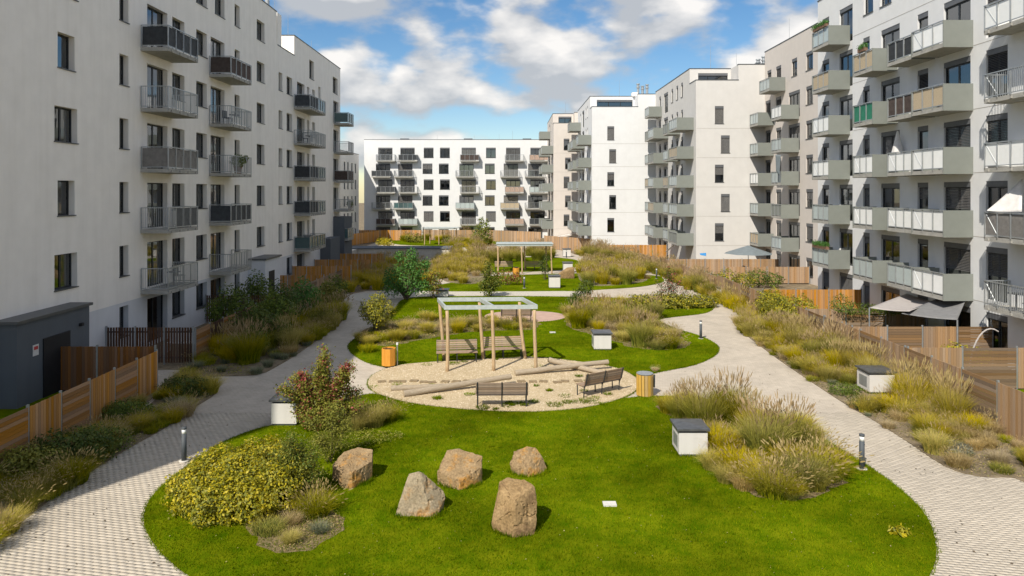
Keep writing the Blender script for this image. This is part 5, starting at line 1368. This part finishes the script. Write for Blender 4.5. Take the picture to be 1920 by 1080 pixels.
tag(ob('grass_fringe', npmesh('grass_fringe', v.reshape(-1, 3), np.arange(n * 3).reshape(n, 3), M['turf_blade'], {'rv': np.repeat(rng.random(n), 3)})), 'uncut grass at the feet of boulders and vent boxes', 'grass', kind='stuff')
# weeds in the gravel and the paving
Wd = [(960, 728), (1005, 726), (810, 725), (1030, 735), (1060, 745), (1095, 735), (1110, 757), (980, 760), (1065, 757), (930, 770), (1085, 708), (1000, 756), (955, 758), (1130, 760), (1140, 742), (800, 686), (900, 672), (1015, 672), (1100, 716), (1040, 762), (880, 742), (1010, 690), (905, 768), (700, 728), (745, 722), (960, 762), (972, 760), (950, 763), (985, 762), (1100, 752), (1115, 750), (870, 680), (930, 676), (850, 684), (1090, 756), (820, 750), (900, 738)]
vs_, fs_, rs_ = [], [], []; off = 0
for px, py in Wd:
    x, y = gp(px, py); n = rnd.randrange(60, 200)
    v, f, r, t, *_ = blades_np(n, rnd.uniform(.1, .3), rnd.uniform(.05, .13), 1.3, .016, .3, 2)
    v = v + np.array([x, y, gz(y) + .045]); vs_.append(v); fs_.append(f + off); rs_.append(r); off += len(v)
tag(ob('weeds', npmesh('weeds', np.concatenate(vs_), np.concatenate(fs_), M['turf_blade'], {'rv': np.concatenate(rs_)})), 'small weeds growing through the gravel', 'weeds', kind='stuff')
# dead leaves blown on the paving
P = np.concatenate([sample([(-12, 13), (-5, 13), (-5, 26), (-12, 26)], 260, (lawn1, bedL1)), sample([(5, 13), (15, 13), (15, 30), (5, 30)], 420, (lawn1, bedR1, lawn2))])
C = np.concatenate([P, (gz(P[:, 1]) + .022)[:, None]], 1); Nn = np.tile([0, 0, 1.0], (len(C), 1))
v, f, r = leaves_np(C, Nn, .03, jit=.3); tag(ob('fallen_leaves', npmesh('fallen_leaves', v, f, M['leaf_litter'] if 'leaf_litter' in M else M['bark'], {'rv': r})), 'dead leaves scattered on the paving', 'leaves', kind='stuff')

# ---- centre planting, front
g1 = 'ornamental grasses beside the front vent box'
for kind, px, py, s, lb in (('misc', 1318, 806, 1.0, 'tall plumed grass behind the front vent box, left of two'), ('misc', 1368, 800, 1.05, 'tall plumed grass behind the front vent box, right of two'),
                        ('misc', 1432, 858, 1.08, 'large plumed grass in the middle of the front right clump'), ('misc', 1478, 846, 1.0, 'large plumed grass at the back of the front right clump'),
                        ('golden', 1255, 775, .8, 'yellowish low grass left of the front vent box'), ('golden', 1350, 850, 1.0, 'golden grass just right of the front vent box'),
                        ('golden', 1385, 890, .95, 'golden grass at the left foot of the front right clump'), ('penn', 1500, 915, 1.35, 'rounded grass with pale bottlebrush flowers at the front right'),
                        ('penn', 1450, 930, 1.1, 'rounded grass with pale flowers at the front foot of the clump'), ('penn', 1545, 898, 1.15, 'bottlebrush grass nearest the right bollard light'),
                        ('penn', 1530, 862, 1.0, 'bottlebrush grass at the path side of the front right clump'), ('golden', 1420, 912, .9, 'golden grass among the bottlebrush grasses'),
                        ('tall', 1290, 770, .72, 'wispy grass at the path behind the front vent box'), ('golden', 1395, 845, .9, 'golden grass in the core of the front right clump'), ('dry', 1395, 918, .8, 'straw coloured grass at the mulch edge'),
                        ('golden', 1440, 928, .7, 'small golden grass at the lawn edge before the bottlebrushes'), ('golden', 1480, 934, .6, 'small golden grass at the very front of the clump'), ('low', 1320, 830, 1.2, 'low green grass at the right foot of the front vent box'), ('misc', 1275, 790, .68, 'greyish plumed grass left behind the front vent box'), ('golden', 1335, 880, .7, 'small golden grass in front of the clump beside the vent box'), ('tall', 1405, 815, .85, 'feathery grass between the two big plumed clumps'), ('golden', 1560, 880, .7, 'small golden grass at the path tip of the front clump'), ('golden', 1360, 905, .6, 'small golden grass at the lawn side of the front clump'), ('golden', 1475, 885, .95, 'golden grass between plumes and bottlebrushes')):
    x, y = gp(px, py); clump(kind, x, y, s, lb, g1)
x, y = gp(430, 962)
lob = [(-.95, .1, .32, .75, .8, .62), (-.35, -.5, .34, .75, .7, .62), (.42, -.6, .34, .7, .6, .6), (-.75, .85, .42, .8, .8, .68), (.2, .35, .5, .85, .85, .72), (.95, -.1, .38, .6, .65, .62), (.3, 1.15, .5, .85, .8, .72), (-.15, .3, .4, 1.0, 1.0, .7), (1.0, .7, .5, .6, .6, .6)] + [(rnd.uniform(-1.4, 1.2), rnd.uniform(-.7, 1.4), rnd.uniform(.5, .85), rnd.uniform(.18, .32), rnd.uniform(.18, .32), rnd.uniform(.16, .34)) for _ in range(16)]
shrub('hedge_shrub', x + .1, y + .35, lob, 900, .036, 'leaf_yellow', 'broad yellow green leafy shrub mound at the front left of the lawn', m2=('leaf_olive', None), p2=.25, st=10, sr=.015)
x, y = gp(535, 955)
branchy('young_tree', x, y + .4, [(90, .2, 2.1, 10), (20, .7, 1.5, 8), (160, .6, 1.6, 8), (60, .5, 1.9, 8), (-30, .6, .9, 7), (200, .4, 1.2, 8), (110, .3, 1.5, 8), (0, .9, 1.0, 7), (130, .6, 1.1, 6), (-80, .4, .8, 6)], .034, 300, 'leaf_olive', 'loose green young tree behind the yellow shrub mound', 'young tree', m2=('leaf_green', .4), spread=.13, start=.2, s=.78)
x, y = gp(612, 885)
branchy('young_tree', x, y + .6, [(90, .15, 1.75, 6), (10, .5, 1.4, 5), (170, .5, 1.3, 5), (60, .3, 1.5, 5), (200, .3, .9, 4)], .028, 260, 'leaf_olive', 'thin twiggy young tree left of the first boulder', 'young tree', spread=.09, r0=.014)
for kind, px, py, s, lb in (('penn', 592, 968, .85, 'arching green grass tuft on the mulch, beside the yellow mound'), ('dry', 548, 985, .55, 'straw tuft on the mulch'), ('tuft', 600, 1000, 1.0, 'small fescue tuft on the mulch'),
                        ('golden', 545, 1020, .38, 'tiny golden tuft at the front of the mulch'), ('low', 505, 1000, 1.0, 'low green tuft at the left of the mulch'), ('dry', 575, 950, .7, 'straw coloured grass behind the mulch')):
    x, y = gp(px, py); clump(kind, x, y, s, lb, 'tufts on the front left mulch')
x, y = gp(600, 806)
branchy('red_shrub', x, y + .2, [(90, .15, 2.75, 12), (100, .3, 2.3, 10), (10, .85, 2.05, 9), (9, .75, 2.2, 8), (170, .8, 1.75, 9), (171, .95, 1.6, 9), (168, .7, 1.9, 8), (200, 1.0, 1.55, 7), (30, .95, 1.2, 8), (150, .75, 1.2, 8), (60, .4, 1.7, 9), (-40, .7, .95, 8), (220, .6, .9, 8), (0, 1.05, .75, 7), (130, .5, 1.6, 8), (-90, .5, .8, 8), (-60, .8, .6, 6), (185, .9, .7, 6)], .040, 330, 'leaf_olive',
        'tall loose shrub turning red in front of the white vent box', 'shrub', m2=('leaf_red', .13), spread=.11, start=.12, red=lambda a_, h_, r_: (abs(math.degrees(a_) - 10) < 3 and h_ > 1.9) or abs(math.degrees(a_) - 170) < 3)
for kind, px, py, s, lb in (('misc', 660, 795, .55, 'green grass clump right of the red shrub'), ('golden', 702, 800, .85, 'arching golden green grass at the corner of the gravel'), ('penn', 728, 790, .8, 'arching green grass nearest the gravel edge at left'), ('golden', 672, 806, .7, 'low golden grass between red shrub and gravel')):
    x, y = gp(px, py); clump(kind, x, y, s, lb, 'grasses beside the red shrub')
# low ground cover near the first boulder
P = sample(smooth_loop(PX([(575, 830), (640, 812), (720, 812), (760, 822), (700, 838), (620, 850)]), 3), 2600); C = np.concatenate([P, (gz(P[:, 1]) + rng.uniform(.04, .16, len(P)))[:, None]], 1)
v, f, r = leaves_np(C, np.tile([0, 0, 1.0], (len(C), 1)), .028); tag(ob('ground_cover', npmesh('ground_cover', v, f, M['leaf_olive'], {'rv': r})), 'low leafy ground cover under the red shrub', 'ground cover', kind='stuff')
x, y = gp(1686, 1004)
shrub('weed_plant', x, y, [(0, 0, .05, .2, .16, .06)], 700, .06, 'leaf_yellow', 'bright broad leaved weed in the lawn at lower right', 'weed', st=0, asp=.4)
x, y = gp(1228, 697); clump('dry', x, y, .42, 'small brown cut tuft at the edge of the middle lawn', 'cut tufts')

# ---- centre planting, middle
g2 = 'ornamental grasses of the middle lawn'
for kind, px, py, s, lb in (('misc', 1085, 616, .95, 'plumed grass at the left end of the middle right clump'), ('misc', 1112, 604, 1.0, 'plumed grass second from the left in the middle right clump'), ('tall', 1140, 612, 1.0, 'golden plumed grass in the middle right clump'),
                        ('tall', 1168, 610, 1.05, 'golden plumed grass behind the big dark clump'), ('misc', 1203, 650, 1.05, 'big dark green plumed grass at the front of the middle right clump'), ('penn', 1255, 654, 1.15, 'rounded bottlebrush grass at the right of the middle clump'),
                        ('golden', 1170, 640, .8, 'golden foot of the big dark grass clump'), ('tall', 1192, 604, 1.0, 'feathery grass near the middle path tip'), ('golden', 1225, 618, .9, 'golden grass beside the middle path tip'), ('golden', 1120, 592, .9, 'golden grass below the dark shrub'),
                        ('golden', 1150, 590, 1.0, 'golden grass behind the plumes of the middle clump'), ('golden', 1135, 574, .9, 'yellow grass in front of the back path'), ('golden', 1165, 572, .9, 'yellow grass beside the leafy hedge'), ('penn', 1232, 656, .8, 'low bottlebrush grass at the foot of the middle clump')):
    x, y = gp(px, py); clump(kind, x, y, s, lb, g2)
x, y = gp(1265, 580)
shrub('hedge_shrub', x, y + .5, [(-2.2, .3, .35, .9, .8, .5), (-1.2, 0, .4, .9, .8, .55), (-.1, -.1, .4, .9, .8, .55), (.95, 0, .38, .9, .8, .5), (1.9, .2, .35, .8, .75, .48), (2.6, .5, .3, .6, .6, .42)], 260, .06, 'leaf_olive', 'low olive hedge along the path at the middle right', m2=('leaf_yellow', None), p2=.35, st=8)
x, y = gp(1258, 578)
branchy('young_tree', x, y + .5, [(90, .1, 3.1, 8), (10, .9, 2.0, 5), (170, .9, 1.9, 5), (40, .6, 2.6, 6), (200, .7, 1.2, 4), (0, 1.1, 1.2, 4)], .055, 62, 'leaf_dark', 'thin reddish young tree beside the path at the middle right', 'young tree', m2=('leaf_red', .35), spread=.16, r0=.03, start=.35)
x, y = gp(1092, 582)
shrub('dark_shrub', x, y + .3, [(0, 0, .8, .7, .6, .7), (.3, 0, 1.5, .5, .45, .5), (-.4, .1, .6, .5, .45, .5)], 190, .055, 'leaf_dark', 'dark green upright shrub beside the plumed grasses', st=8)
x, y = gp(703, 624)
shrub('round_shrub', x, y + .3, [(0, 0, .95, .85, .75, .72), (-.4, 0, 1.25, .6, .55, .55), (.45, .1, 1.2, .65, .55, .6), (.1, .1, 1.75, .5, .45, .42)], 210, .05, 'leaf_olive', 'rounded shrub with a bare foot beside the shaded path', m2=('leaf_yellow', None), p2=.3, st=16, sr=.03, inner=.3)
for kind, px, py, s, lb in (('golden', 690, 648, .7, 'golden grass at the left tip of the middle lawn'), ('low', 715, 640, 1.4, 'low green grass under the rounded shrub'), ('golden', 745, 640, .8, 'golden grass right of the rounded shrub'), ('penn', 775, 636, .8, 'arching grass behind the orange bin'),
                        ('golden', 800, 625, .85, 'golden grass left of the pergola posts'), ('dry', 830, 618, .9, 'straw grass seen between the left pergola posts'), ('golden', 862, 616, .85, 'golden grass behind the left pergola bench'), ('dry', 895, 614, .85, 'straw grass at the middle pergola post'),
                        ('golden', 925, 614, .75, 'golden grass left of the pink circle'), ('low', 958, 618, 1.3, 'low green grass in front of the pink circle'), ('dry', 770, 612, .9, 'straw grass behind the rounded shrub'), ('low', 690, 660, 1.2, 'low green grass at the path side of the middle lawn'), ('dry', 985, 615, .7, 'straw grass beside the dark bench'), ('golden', 760, 622, .8, 'golden green grass in the middle left bed')):
    x, y = gp(px, py); clump(kind, x, y, s, lb, 'grasses of the middle left bed')
x, y = gp(762, 562)
shrub('locust_tree', x, y, [(0, 0, 1.3, 1.3, 1.0, 1.0), (-.9, .2, 1.9, .8, .7, .6), (.9, .1, 2.2, .85, .7, .7), (.1, 0, 2.7, .8, .7, .6), (.4, 0, 3.4, .45, .4, .5), (-1.0, 0, .8, .8, .7, .6), (1.1, 0, 1.0, .75, .6, .6), (-.5, 0, 3.2, .4, .4, .4), (1.4, 0, 2.6, .4, .4, .4), (-1.4, 0, 1.4, .4, .4, .4)], 80, .08, 'leaf_bright', 'bright green locust tree behind the rounded shrub', 'tree', st=24, sr=.05, inner=.35, asp=.5)
x, y = gp(812, 560)
shrub('reddish_shrub', x, y, [(0, 0, .9, .7, .6, .6), (.2, 0, 1.6, .5, .45, .5), (-.4, .1, 1.2, .5, .4, .5)], 110, .065, 'leaf_olive', 'loose reddish green shrub right of the locust tree', m2=('leaf_red', None), p2=.18, st=10, inner=.2)
x, y = gp(918, 556)
branchy('young_tree', x, y, [(90, .1, 2.7, 8), (20, .5, 2.0, 6), (160, .5, 2.1, 6), (0, .7, 1.2, 6), (180, .7, 1.1, 6), (-90, .4, 1.4, 5)], .065, 150, 'leaf_green', 'slim young tree behind the near pergola', 'young tree', m2=('leaf_olive', .45), spread=.15, r0=.03)
x, y = gp(950, 535)
shrub('reddish_shrub', x, y, [(0, 0, .7, .9, .6, .55), (.9, 0, .6, .6, .5, .45)], 90, .07, 'leaf_olive', 'brownish shrub at the left post of the distant pergola', m2=('leaf_red', None), p2=.3, st=6)
x, y = gp(1022, 525)
shrub('young_tree', x, y, [(0, 0, 1.0, .5, .4, .6), (.1, 0, 1.9, .4, .35, .5), (-.3, .1, 1.4, .35, .3, .4)], 80, .07, 'leaf_dark', 'dark slim shrub at the right post of the distant pergola', 'young tree', st=8, inner=.2)
x, y = gp(903, 462)
shrub('young_tree', x, y, [(0, 0, 1.6, 1.6, 1.2, 1.1), (.2, 0, 2.8, 1.1, .9, .9), (0, 0, 3.9, .35, .35, .7), (-.9, 0, 1.2, .9, .8, .8), (.8, 0, 3.6, .3, .3, .5)], 30, .13, 'leaf_green', 'small far tree in front of the far block', 'young tree', m2=('leaf_olive', None), p2=.4, st=10)
for px, py, sc, mm, lb in ((775, 455, 1.0, 'leaf_olive', 'yellow green far bush left of the farthest pergola'), (845, 460, .8, 'leaf_green', 'far bush at the farthest pergola'), (720, 462, .8, 'leaf_yellow', 'bright far bush on the farthest lawn')):
    x, y = gp(px, py); shrub('far_bush', x, y, [(0, 0, .8, 1.5, 1.0, .8), (1.0, 0, .6, 1.0, .8, .6)], 30, .13, mm, lb, 'shrub', st=0, s=sc)

# ---- mass planting: scattered clumps in the beds
W_ = {'misc': 'tall green plumed grass clump', 'golden': 'golden arching grass clump', 'penn': 'low bottlebrush grass clump', 'dry': 'straw coloured grass clump', 'tall': 'tall feathery tan grass clump', 'tuft': 'small grey fescue tuft', 'low': 'low green grass tuft'}
def scatter_pts(P, n, mind, kinds, label, group, smin, smax, mass=False):
    out = []
    for p in P:
        if len(out) >= n: break
        if all((p[0] - o[0]) ** 2 + (p[1] - o[1]) ** 2 > mind ** 2 for o in out): out.append(p)
    names, wts = zip(*kinds.items()); cnt = {}
    for p in sorted(out, key=lambda q: q[1]):
        k = rnd.choices(names, wts)[0]; ms_ = mass or p[1] > 50 or (k in ('tuft', 'low') and p[1] > 22) or (k == 'dry' and p[1] > 34)
        if not ms_: cnt[k] = cnt.get(k, 0) + 1
        clump(k, p[0], p[1], rnd.uniform(smin, smax) * rnd.choice([.75, .9, 1, 1, 1.1]), W_[k] + ' ' + label + ', ' + ORD[cnt.get(k, 1) - 1] + ' from near end', group, z=.03, mass=ms_)
def scatter(poly, n, mind, kinds, label, group, holes=(), smin=.75, smax=1.15):
    scatter_pts(sample(poly, n * 40, holes), n, mind, kinds, label, group, smin, smax, True)
def smooth_clip(poly, x0, x1, y0, y1):
    P = sample([(x0, y0), (x1, y0), (x1, y1), (x0, y1)], 4000); return P[inpoly(P, poly)]
def cover(poly, n, size, m, label, hmax=.16, holes=()):
    """uncountable low growth: blades and small leaves"""
    P = sample(poly, n, holes); a = noise_mask(P); P = P[a > rng.uniform(.25, .75, len(P))]
    C = np.concatenate([P, (gz(P[:, 1]) + .03 + hmax * rng.random(len(P)) ** 1.5)[:, None]], 1); Nn = np.tile([0, 0, .8], (len(C), 1))
    v, f, r = leaves_np(C, Nn, size, asp=.3); tag(ob('ground_cover', npmesh('ground_cover', v, f, M[m], {'rv': r})), label, 'ground cover', kind='stuff')
for mm_, n_, sz_, nm_ in ((mulch1, 2600, .03, 'front left'), (mulch2, 3500, .035, 'front right'), (mulch3, 7000, .05, 'middle right'), (mulch4, 9000, .05, 'middle left')):
    cover(mm_, n_, sz_, 'blade_dry', 'dry low growth on the ' + nm_ + ' mulch', .12); cover(mm_, n_, sz_, 'leaf_olive', 'green low growth on the ' + nm_ + ' mulch', .14)
scatter_pts(smooth_clip(mulch4, -9, 3, 35, 44), 34, .55, {'golden': 4, 'dry': 4, 'low': 3, 'penn': 2}, 'in the middle left bed', 'fill grasses of the middle left bed', .55, .85)
scatter_pts(smooth_clip(mulch3, 2, 12, 32, 48), 30, .6, {'golden': 4, 'tall': 3, 'dry': 3, 'misc': 2}, 'in the middle right clump', 'fill grasses of the middle right clump', .6, .95)
scatter_pts(smooth_clip(mulch2, 3, 10, 16, 25), 16, .5, {'golden': 4, 'penn': 3, 'dry': 2}, 'in the front right clump', 'fill grasses of the front right clump', .5, .85)
# right border: near rows low, rows by the fence tall
vb_hole = [(12.2, 24.6), (14.3, 24.6), (14.3, 27.6), (12.2, 27.6)]
def keep(P, holes=(vb_hole,)):
    for h in holes: P = P[~inpoly(P, h)]
    return P
gR = 'grasses of the right border'
scatter_pts(keep(smooth_clip(bedR1, 13.9, 15.1, 22.8, 38)), 32, .5, {'tall': 5, 'misc': 2, 'golden': 2}, 'by the right border fence', gR, .8, 1.08)
scatter_pts(keep(smooth_clip(bedR1, 12.4, 14.2, 20, 40)), 38, .55, {'golden': 6, 'dry': 2, 'penn': 2}, 'in the right border middle', gR, .6, .9)
scatter_pts(keep(smooth_clip(bedR1, 9.5, 15.2, 18, 50)), 110, .4, {'dry': 4, 'tuft': 4, 'low': 3, 'golden': 2}, 'along the right path edge', gR, .5, .9)
scatter_pts(smooth_clip(bedR1, 12.8, 15.2, 34, 50), 24, .75, {'golden': 5, 'tall': 3, 'dry': 2}, 'at far right border end', gR, .8, 1.1)
scatter_pts(keep(smooth_clip(bedR1, 14.2, 15.2, 18.6, 23)), 8, .6, {'dry': 4, 'golden': 2, 'low': 2}, 'below nearest right fence panels', gR, .55, .8)
cover(bedR1, 24000, .034, 'blade_dry', 'dry low growth covering the right border', .13); cover(bedR1, 14000, .032, 'leaf_olive', 'olive low growth covering the right border', .12)
for px, py, sc, mm, lb in ((1570, 745, 1.0, 'leaf_green', 'low green cushion by the path edge, below the right vent box'), (1525, 702, .8, 'leaf_olive', 'olive cushion plant at the right path edge'), (1605, 770, .9, 'leaf_dark', 'dark cushion in front of the right vent box'), (1425, 615, 1.2, 'leaf_grey', 'grey sage bush at the inner bend of the right path'), (1780, 860, .8, 'leaf_grey', 'grey sage cushion near the lower right corner'), (1735, 830, .7, 'leaf_olive', 'olive cushion near the right path spur')):
    x, y = gp(px, py); shrub('cushion_plant', x + .3, y + .3, [(0, 0, .18, .5, .45, .28), (.4, .1, .15, .4, .35, .22)], 500, .03, mm, lb, 'shrub', 'cushion plants in the right border', st=0, s=sc)
x, y = gp(1475, 600)
shrub('climber_shrub', 14.75, 37.6, [(0, 0, 1.1, .7, 1.6, .9), (.3, 1.6, 1.2, .8, 1.5, .9), (.6, 3.2, 1.1, .9, 1.4, .9), (1.4, 1.0, 1.2, .8, 1.2, .8)], 230, .05, 'leaf_yellow', 'bright green bush spilling over the weathered right fence', m2=('leaf_olive', None), p2=.5, st=8)
shrub('climber_shrub', 18.3, 36.2, [(0, 0, 1.6, 1.4, .3, .3), (1.6, 0, 1.6, .8, .3, .3)], 230, .045, 'leaf_green', 'green climber along the cross fence behind the light sail', st=2)
shrub('garden_bush', 19.6, 41.0, [(0, 0, .9, .7, .6, .8)], 160, .05, 'leaf_green', 'green bush in a garden below the frosted balconies', st=4)
shrub('garden_bush', 19.0, 28.4, [(0, 0, .9, 1.0, .4, .35), (-.8, 0, 1.2, .5, .3, .3)], 220, .045, 'leaf_yellow', 'yellow green garden plant behind the nearest cross fence', st=3)
sheet('garden_lawn', [(15.7, 18.8), (21.8, 18.8), (21.8, 26.9), (15.7, 26.9)], .02, M['turf']); sheet('garden_lawn', [(15.7, 31.5), (21.8, 31.5), (21.8, 36.4), (15.7, 36.4)], .02, M['turf'])
sheet('garden_lawn', [(-18.1, 12), (-13.75, 12), (-13.75, 26.6), (-18.1, 26.6)], .02, M['turf'])
# right far bed
scatter_pts(smooth_clip(bedR2, 8, 16.4, 50, 92), 110, .8, {'tall': 4, 'golden': 6, 'misc': 3, 'dry': 2}, 'before the distant right fence', 'grasses of the far right border', .8, 1.2)
scatter_pts(smooth_clip(bedR2, 8, 16.4, 50, 92), 30, .9, {'tuft': 3, 'dry': 3, 'low': 2}, 'beside the far right path', 'grasses of the far right border', .9, 1.3)
rowp = np.array([(15.55 - .55 - .0325 * (y_ - 52) if y_ < 69 else 14.45 - .152 * (y_ - 69), y_) for y_ in np.arange(52.5, 91, .62)]) + rng.normal(0, .15, (len(np.arange(52.5, 91, .62)), 2))
scatter_pts(rowp, 80, .1, {'tall': 4, 'golden': 4, 'misc': 3}, 'along the distant right fence', 'grasses of the far right border', .9, 1.2, True)
shrub('garden_bush', 17.2, 55.0, [(0, 0, .9, 1.0, .8, .8), (1.4, 0, .8, .9, .7, .7), (-.6, .3, .7, .7, .6, .6)], 110, .07, 'leaf_olive', 'olive bush behind the right fence near the planted balcony', m2=('leaf_yellow', None), p2=.3, st=6)
shrub('garden_bush', 20.6, 57.5, [(0, 0, .8, 1.0, .8, .7), (1.3, 0, .6, .8, .7, .6)], 110, .07, 'leaf_green', 'green bush below the planted balcony at right', st=6)
cover(bedR2, 9000, .07, 'blade_dry', 'dry low growth in the far right border', .25)
for px, py, mm, lb in ((1278, 512, 'leaf_grey', 'grey sage bush left of two beside the far right path'), (1312, 520, 'leaf_grey', 'grey sage bush right of two beside the far right path'), (1200, 502, 'leaf_grey', 'grey sage bush at the far bend of the right path'), (1330, 548, 'leaf_green', 'green cushion at the tip of the far right border')):
    x, y = gp(px, py); shrub('cushion_plant', x, y + .4, [(0, 0, .3, .9, .6, .38), (.8, .1, .25, .6, .5, .3)], 110, .06, mm, lb, 'shrub', 'cushion plants in the far right border', st=0)
# left borders, shaded
gL = 'grasses of the left border'
scatter_pts(smooth_clip(bedL1, -13.3, -9, 13.5, 27.5), 44, .48, {'golden': 4, 'low': 4, 'dry': 2, 'penn': 2}, 'in the near left border', gL, .65, 1.0)
scatter_pts(smooth_clip(bedL1, -13.3, -9, 13.5, 27.5), 50, .36, {'tuft': 5, 'low': 4, 'dry': 1}, 'at near left path edge', gL, .8, 1.3)
cover(bedL1, 16000, .034, 'leaf_olive', 'low olive growth of the near left border', .16); cover(bedL1, 9000, .032, 'blade_dry', 'dry low growth of the near left border', .12)
for px, py, sc, mm, lb in ((120, 872, 1.25, 'leaf_dark', 'dark leafy shrub below the second fence post at left'), (170, 850, 1.0, 'leaf_green', 'green shrub below the third fence post at left'), (230, 790, .9, 'leaf_green', 'green shrub beside the last near fence panels at left'), (40, 900, 1.1, 'leaf_olive', 'olive shrub at the left edge below the fence'), (340, 745, 1.0, 'leaf_dark', 'dark cushion at the corner of the paved spur')):
    x, y = gp(px, py); shrub('border_shrub', x, y, [(0, 0, .35, .6, .5, .42), (.5, .2, .3, .5, .45, .38), (-.4, .1, .28, .45, .4, .34)], 420, .036, mm, lb, 'shrub', 'shrubs of the near left border', st=4, s=sc)
scatter_pts(smooth_clip(bedL2, -14.2, -8.5, 31, 54), 62, .62, {'golden': 4, 'tall': 2, 'dry': 2, 'penn': 2, 'misc': 1}, 'in the middle left border', gL, .75, 1.1)
scatter_pts(smooth_clip(bedL2, -14.2, -7.5, 29, 54), 80, .42, {'tuft': 6, 'low': 2}, 'at middle left path edge', gL, .9, 1.4)
cover(bedL2, 16000, .05, 'leaf_olive', 'low growth of the shaded left border', .2)
for x, y, sc, mm, lb in ((-12.6, 33.5, 1.5, 'leaf_dark', 'tall dark shrub against the dim left fence, nearest'), (-12.4, 36.0, 1.6, 'leaf_green', 'tall green shrub against the dim left fence'), (-12.9, 38.6, 1.7, 'leaf_dark', 'tall dark shrub halfway along the dim left fence'), (-12.6, 41.5, 1.6, 'leaf_bright', 'light green shrub where the dim left fence ends'), (-15.6, 38.2, 1.6, 'leaf_green', 'leafy shrub inside the left garden below the second balcony'), (-16.2, 43.8, 1.7, 'leaf_green', 'tall bush in the left garden before the pale porch'), (-11.4, 34.0, 1.0, 'leaf_green', 'middle sized green shrub with pale blossom in the left border'), (-11.8, 44.5, 1.3, 'leaf_olive', 'olive shrub in the far part of the middle left border'), (-10.6, 39.0, .9, 'leaf_olive', 'low olive shrub near the shaded path'), (-12.2, 48.0, 1.3, 'leaf_green', 'green shrub near the tan fence end at left'), (-11.9, 31.8, 1.0, 'leaf_green', 'green shrub at the corner of the paved spur, far side')):
    shrub('border_shrub', x, y, [(0, 0, .6, .55, .5, .55), (.35, .2, .9, .45, .4, .5), (-.35, .1, .8, .42, .4, .45), (.05, .1, 1.25, .35, .3, .4)], 210, .045, mm, lb, 'shrub', 'shrubs of the middle left border', st=8, s=sc, inner=.4)
scatter_pts(smooth_clip(bedL3, -14, -5, 53, 80), 90, .75, {'tall': 4, 'dry': 3, 'golden': 3}, 'between the orange fences and the locust tree', 'grasses of the far left border', .9, 1.2)
cover(bedL3, 8000, .07, 'blade_dry', 'dry low growth behind the locust tree', .25)
# centre back
scatter(bedM, 70, .62, {'tall': 4, 'golden': 6, 'dry': 2}, 'in the golden rows behind the gravel strip', 'grasses of the back left bed', (), .9, 1.2)
scatter(bedN, 60, .7, {'tall': 4, 'golden': 4, 'misc': 3, 'dry': 2}, 'on the back lawn right of the gravel strip', 'grasses of the back right bed', (), .9, 1.2)
rows = smooth_loop(PX([(890, 485), (1000, 477), (1035, 478), (1040, 486), (960, 492), (895, 496)]), 3)
scatter(rows, 34, 1.0, {'misc': 6, 'tall': 2}, 'in the dense row behind the distant pergola', 'grasses behind the distant pergola', (), 1.0, 1.25)
farb = PX([(840, 478), (905, 470), (935, 462), (900, 456), (850, 462), (835, 470)])
scatter(farb, 18, 1.3, {'misc': 3, 'golden': 3, 'tall': 2}, 'in the far beds before the far block', 'grasses of the far beds', (), 1.0, 1.3)
farc = PX([(1010, 470), (1040, 466), (1100, 484), (1090, 497), (1050, 490)])
scatter(PX([(740, 452), (800, 448), (860, 447), (900, 450), (900, 455), (800, 458)]), 16, 1.4, {'golden': 4, 'misc': 3}, 'on the farthest lawn before the far block', 'grasses of the far beds', (), 1.0, 1.4)
scatter(PX([(670, 452), (720, 445), (735, 455), (700, 462)]), 12, 1.3, {'golden': 3, 'dry': 3}, 'along the shaded far left fence', 'grasses of the far beds', (), 1.0, 1.3)

# potted plants on balconies
def pot_plant(x, y, z, label, s=1.0, m='leaf_green'):
    root = empty('potted_plant', (x, y, z)); tag(root, label, 'potted plant', 'potted plants')
    MB().tube([(0, 0, 0), (0, 0, .3 * s)], [.12 * s, .17 * s], 10).build('pot', M['terracotta'], root)
    C, Nn = crown([(0, 0, .5 * s, .28 * s, .28 * s, .26 * s)], 500, .04); v, f, r = leaves_np(C, Nn, .04); ob('foliage', npmesh('foliage', v, f, M[m], {'rv': r}), root)
pot_plant(-17.1, 43.6, FL(2), 'bushy green pot plant on the third level balcony of the second column', 1.6); pot_plant(-16.98, 44.6, FL(2) + .75, 'small pot plant at the railing of the second column', .6)
pot_plant(-16.9, 73.2, FL(1), 'pot plant on the corner balcony at the end of the left block', 1.2)
def trough(x, y, z, L_, ang, label):
    root = empty('flower_trough', (x, y, z), ang); tag(root, label, 'flower trough', 'flower troughs')
    MB().box(-L_ / 2, -.1, 0, L_ / 2, .1, .2).build('trough', M['terracotta'], root)
    C, Nn = crown([(q, 0, .28, .28, .16, .2) for q in np.arange(-L_ / 2 + .2, L_ / 2, .35)], 500, .035); v, f, r = leaves_np(C, Nn, .035); ob('foliage', npmesh('foliage', v, f, M['leaf_bright'], {'rv': r}), root)
trough(21.28, 47.5, FR(0) + 1.1, 2.2, R(90), 'green flower trough on the lowest balcony at the end of the nearest right block')
trough(21.28, 47.5, FR(5) + 1.1, 2.0, R(90), 'flower trough on the highest balcony of the nearest right block')
trough(20.5, 40.3, FR(4) + 1.1, .8, R(90), 'small flower trough on the reed covered balcony')
flush_masses()
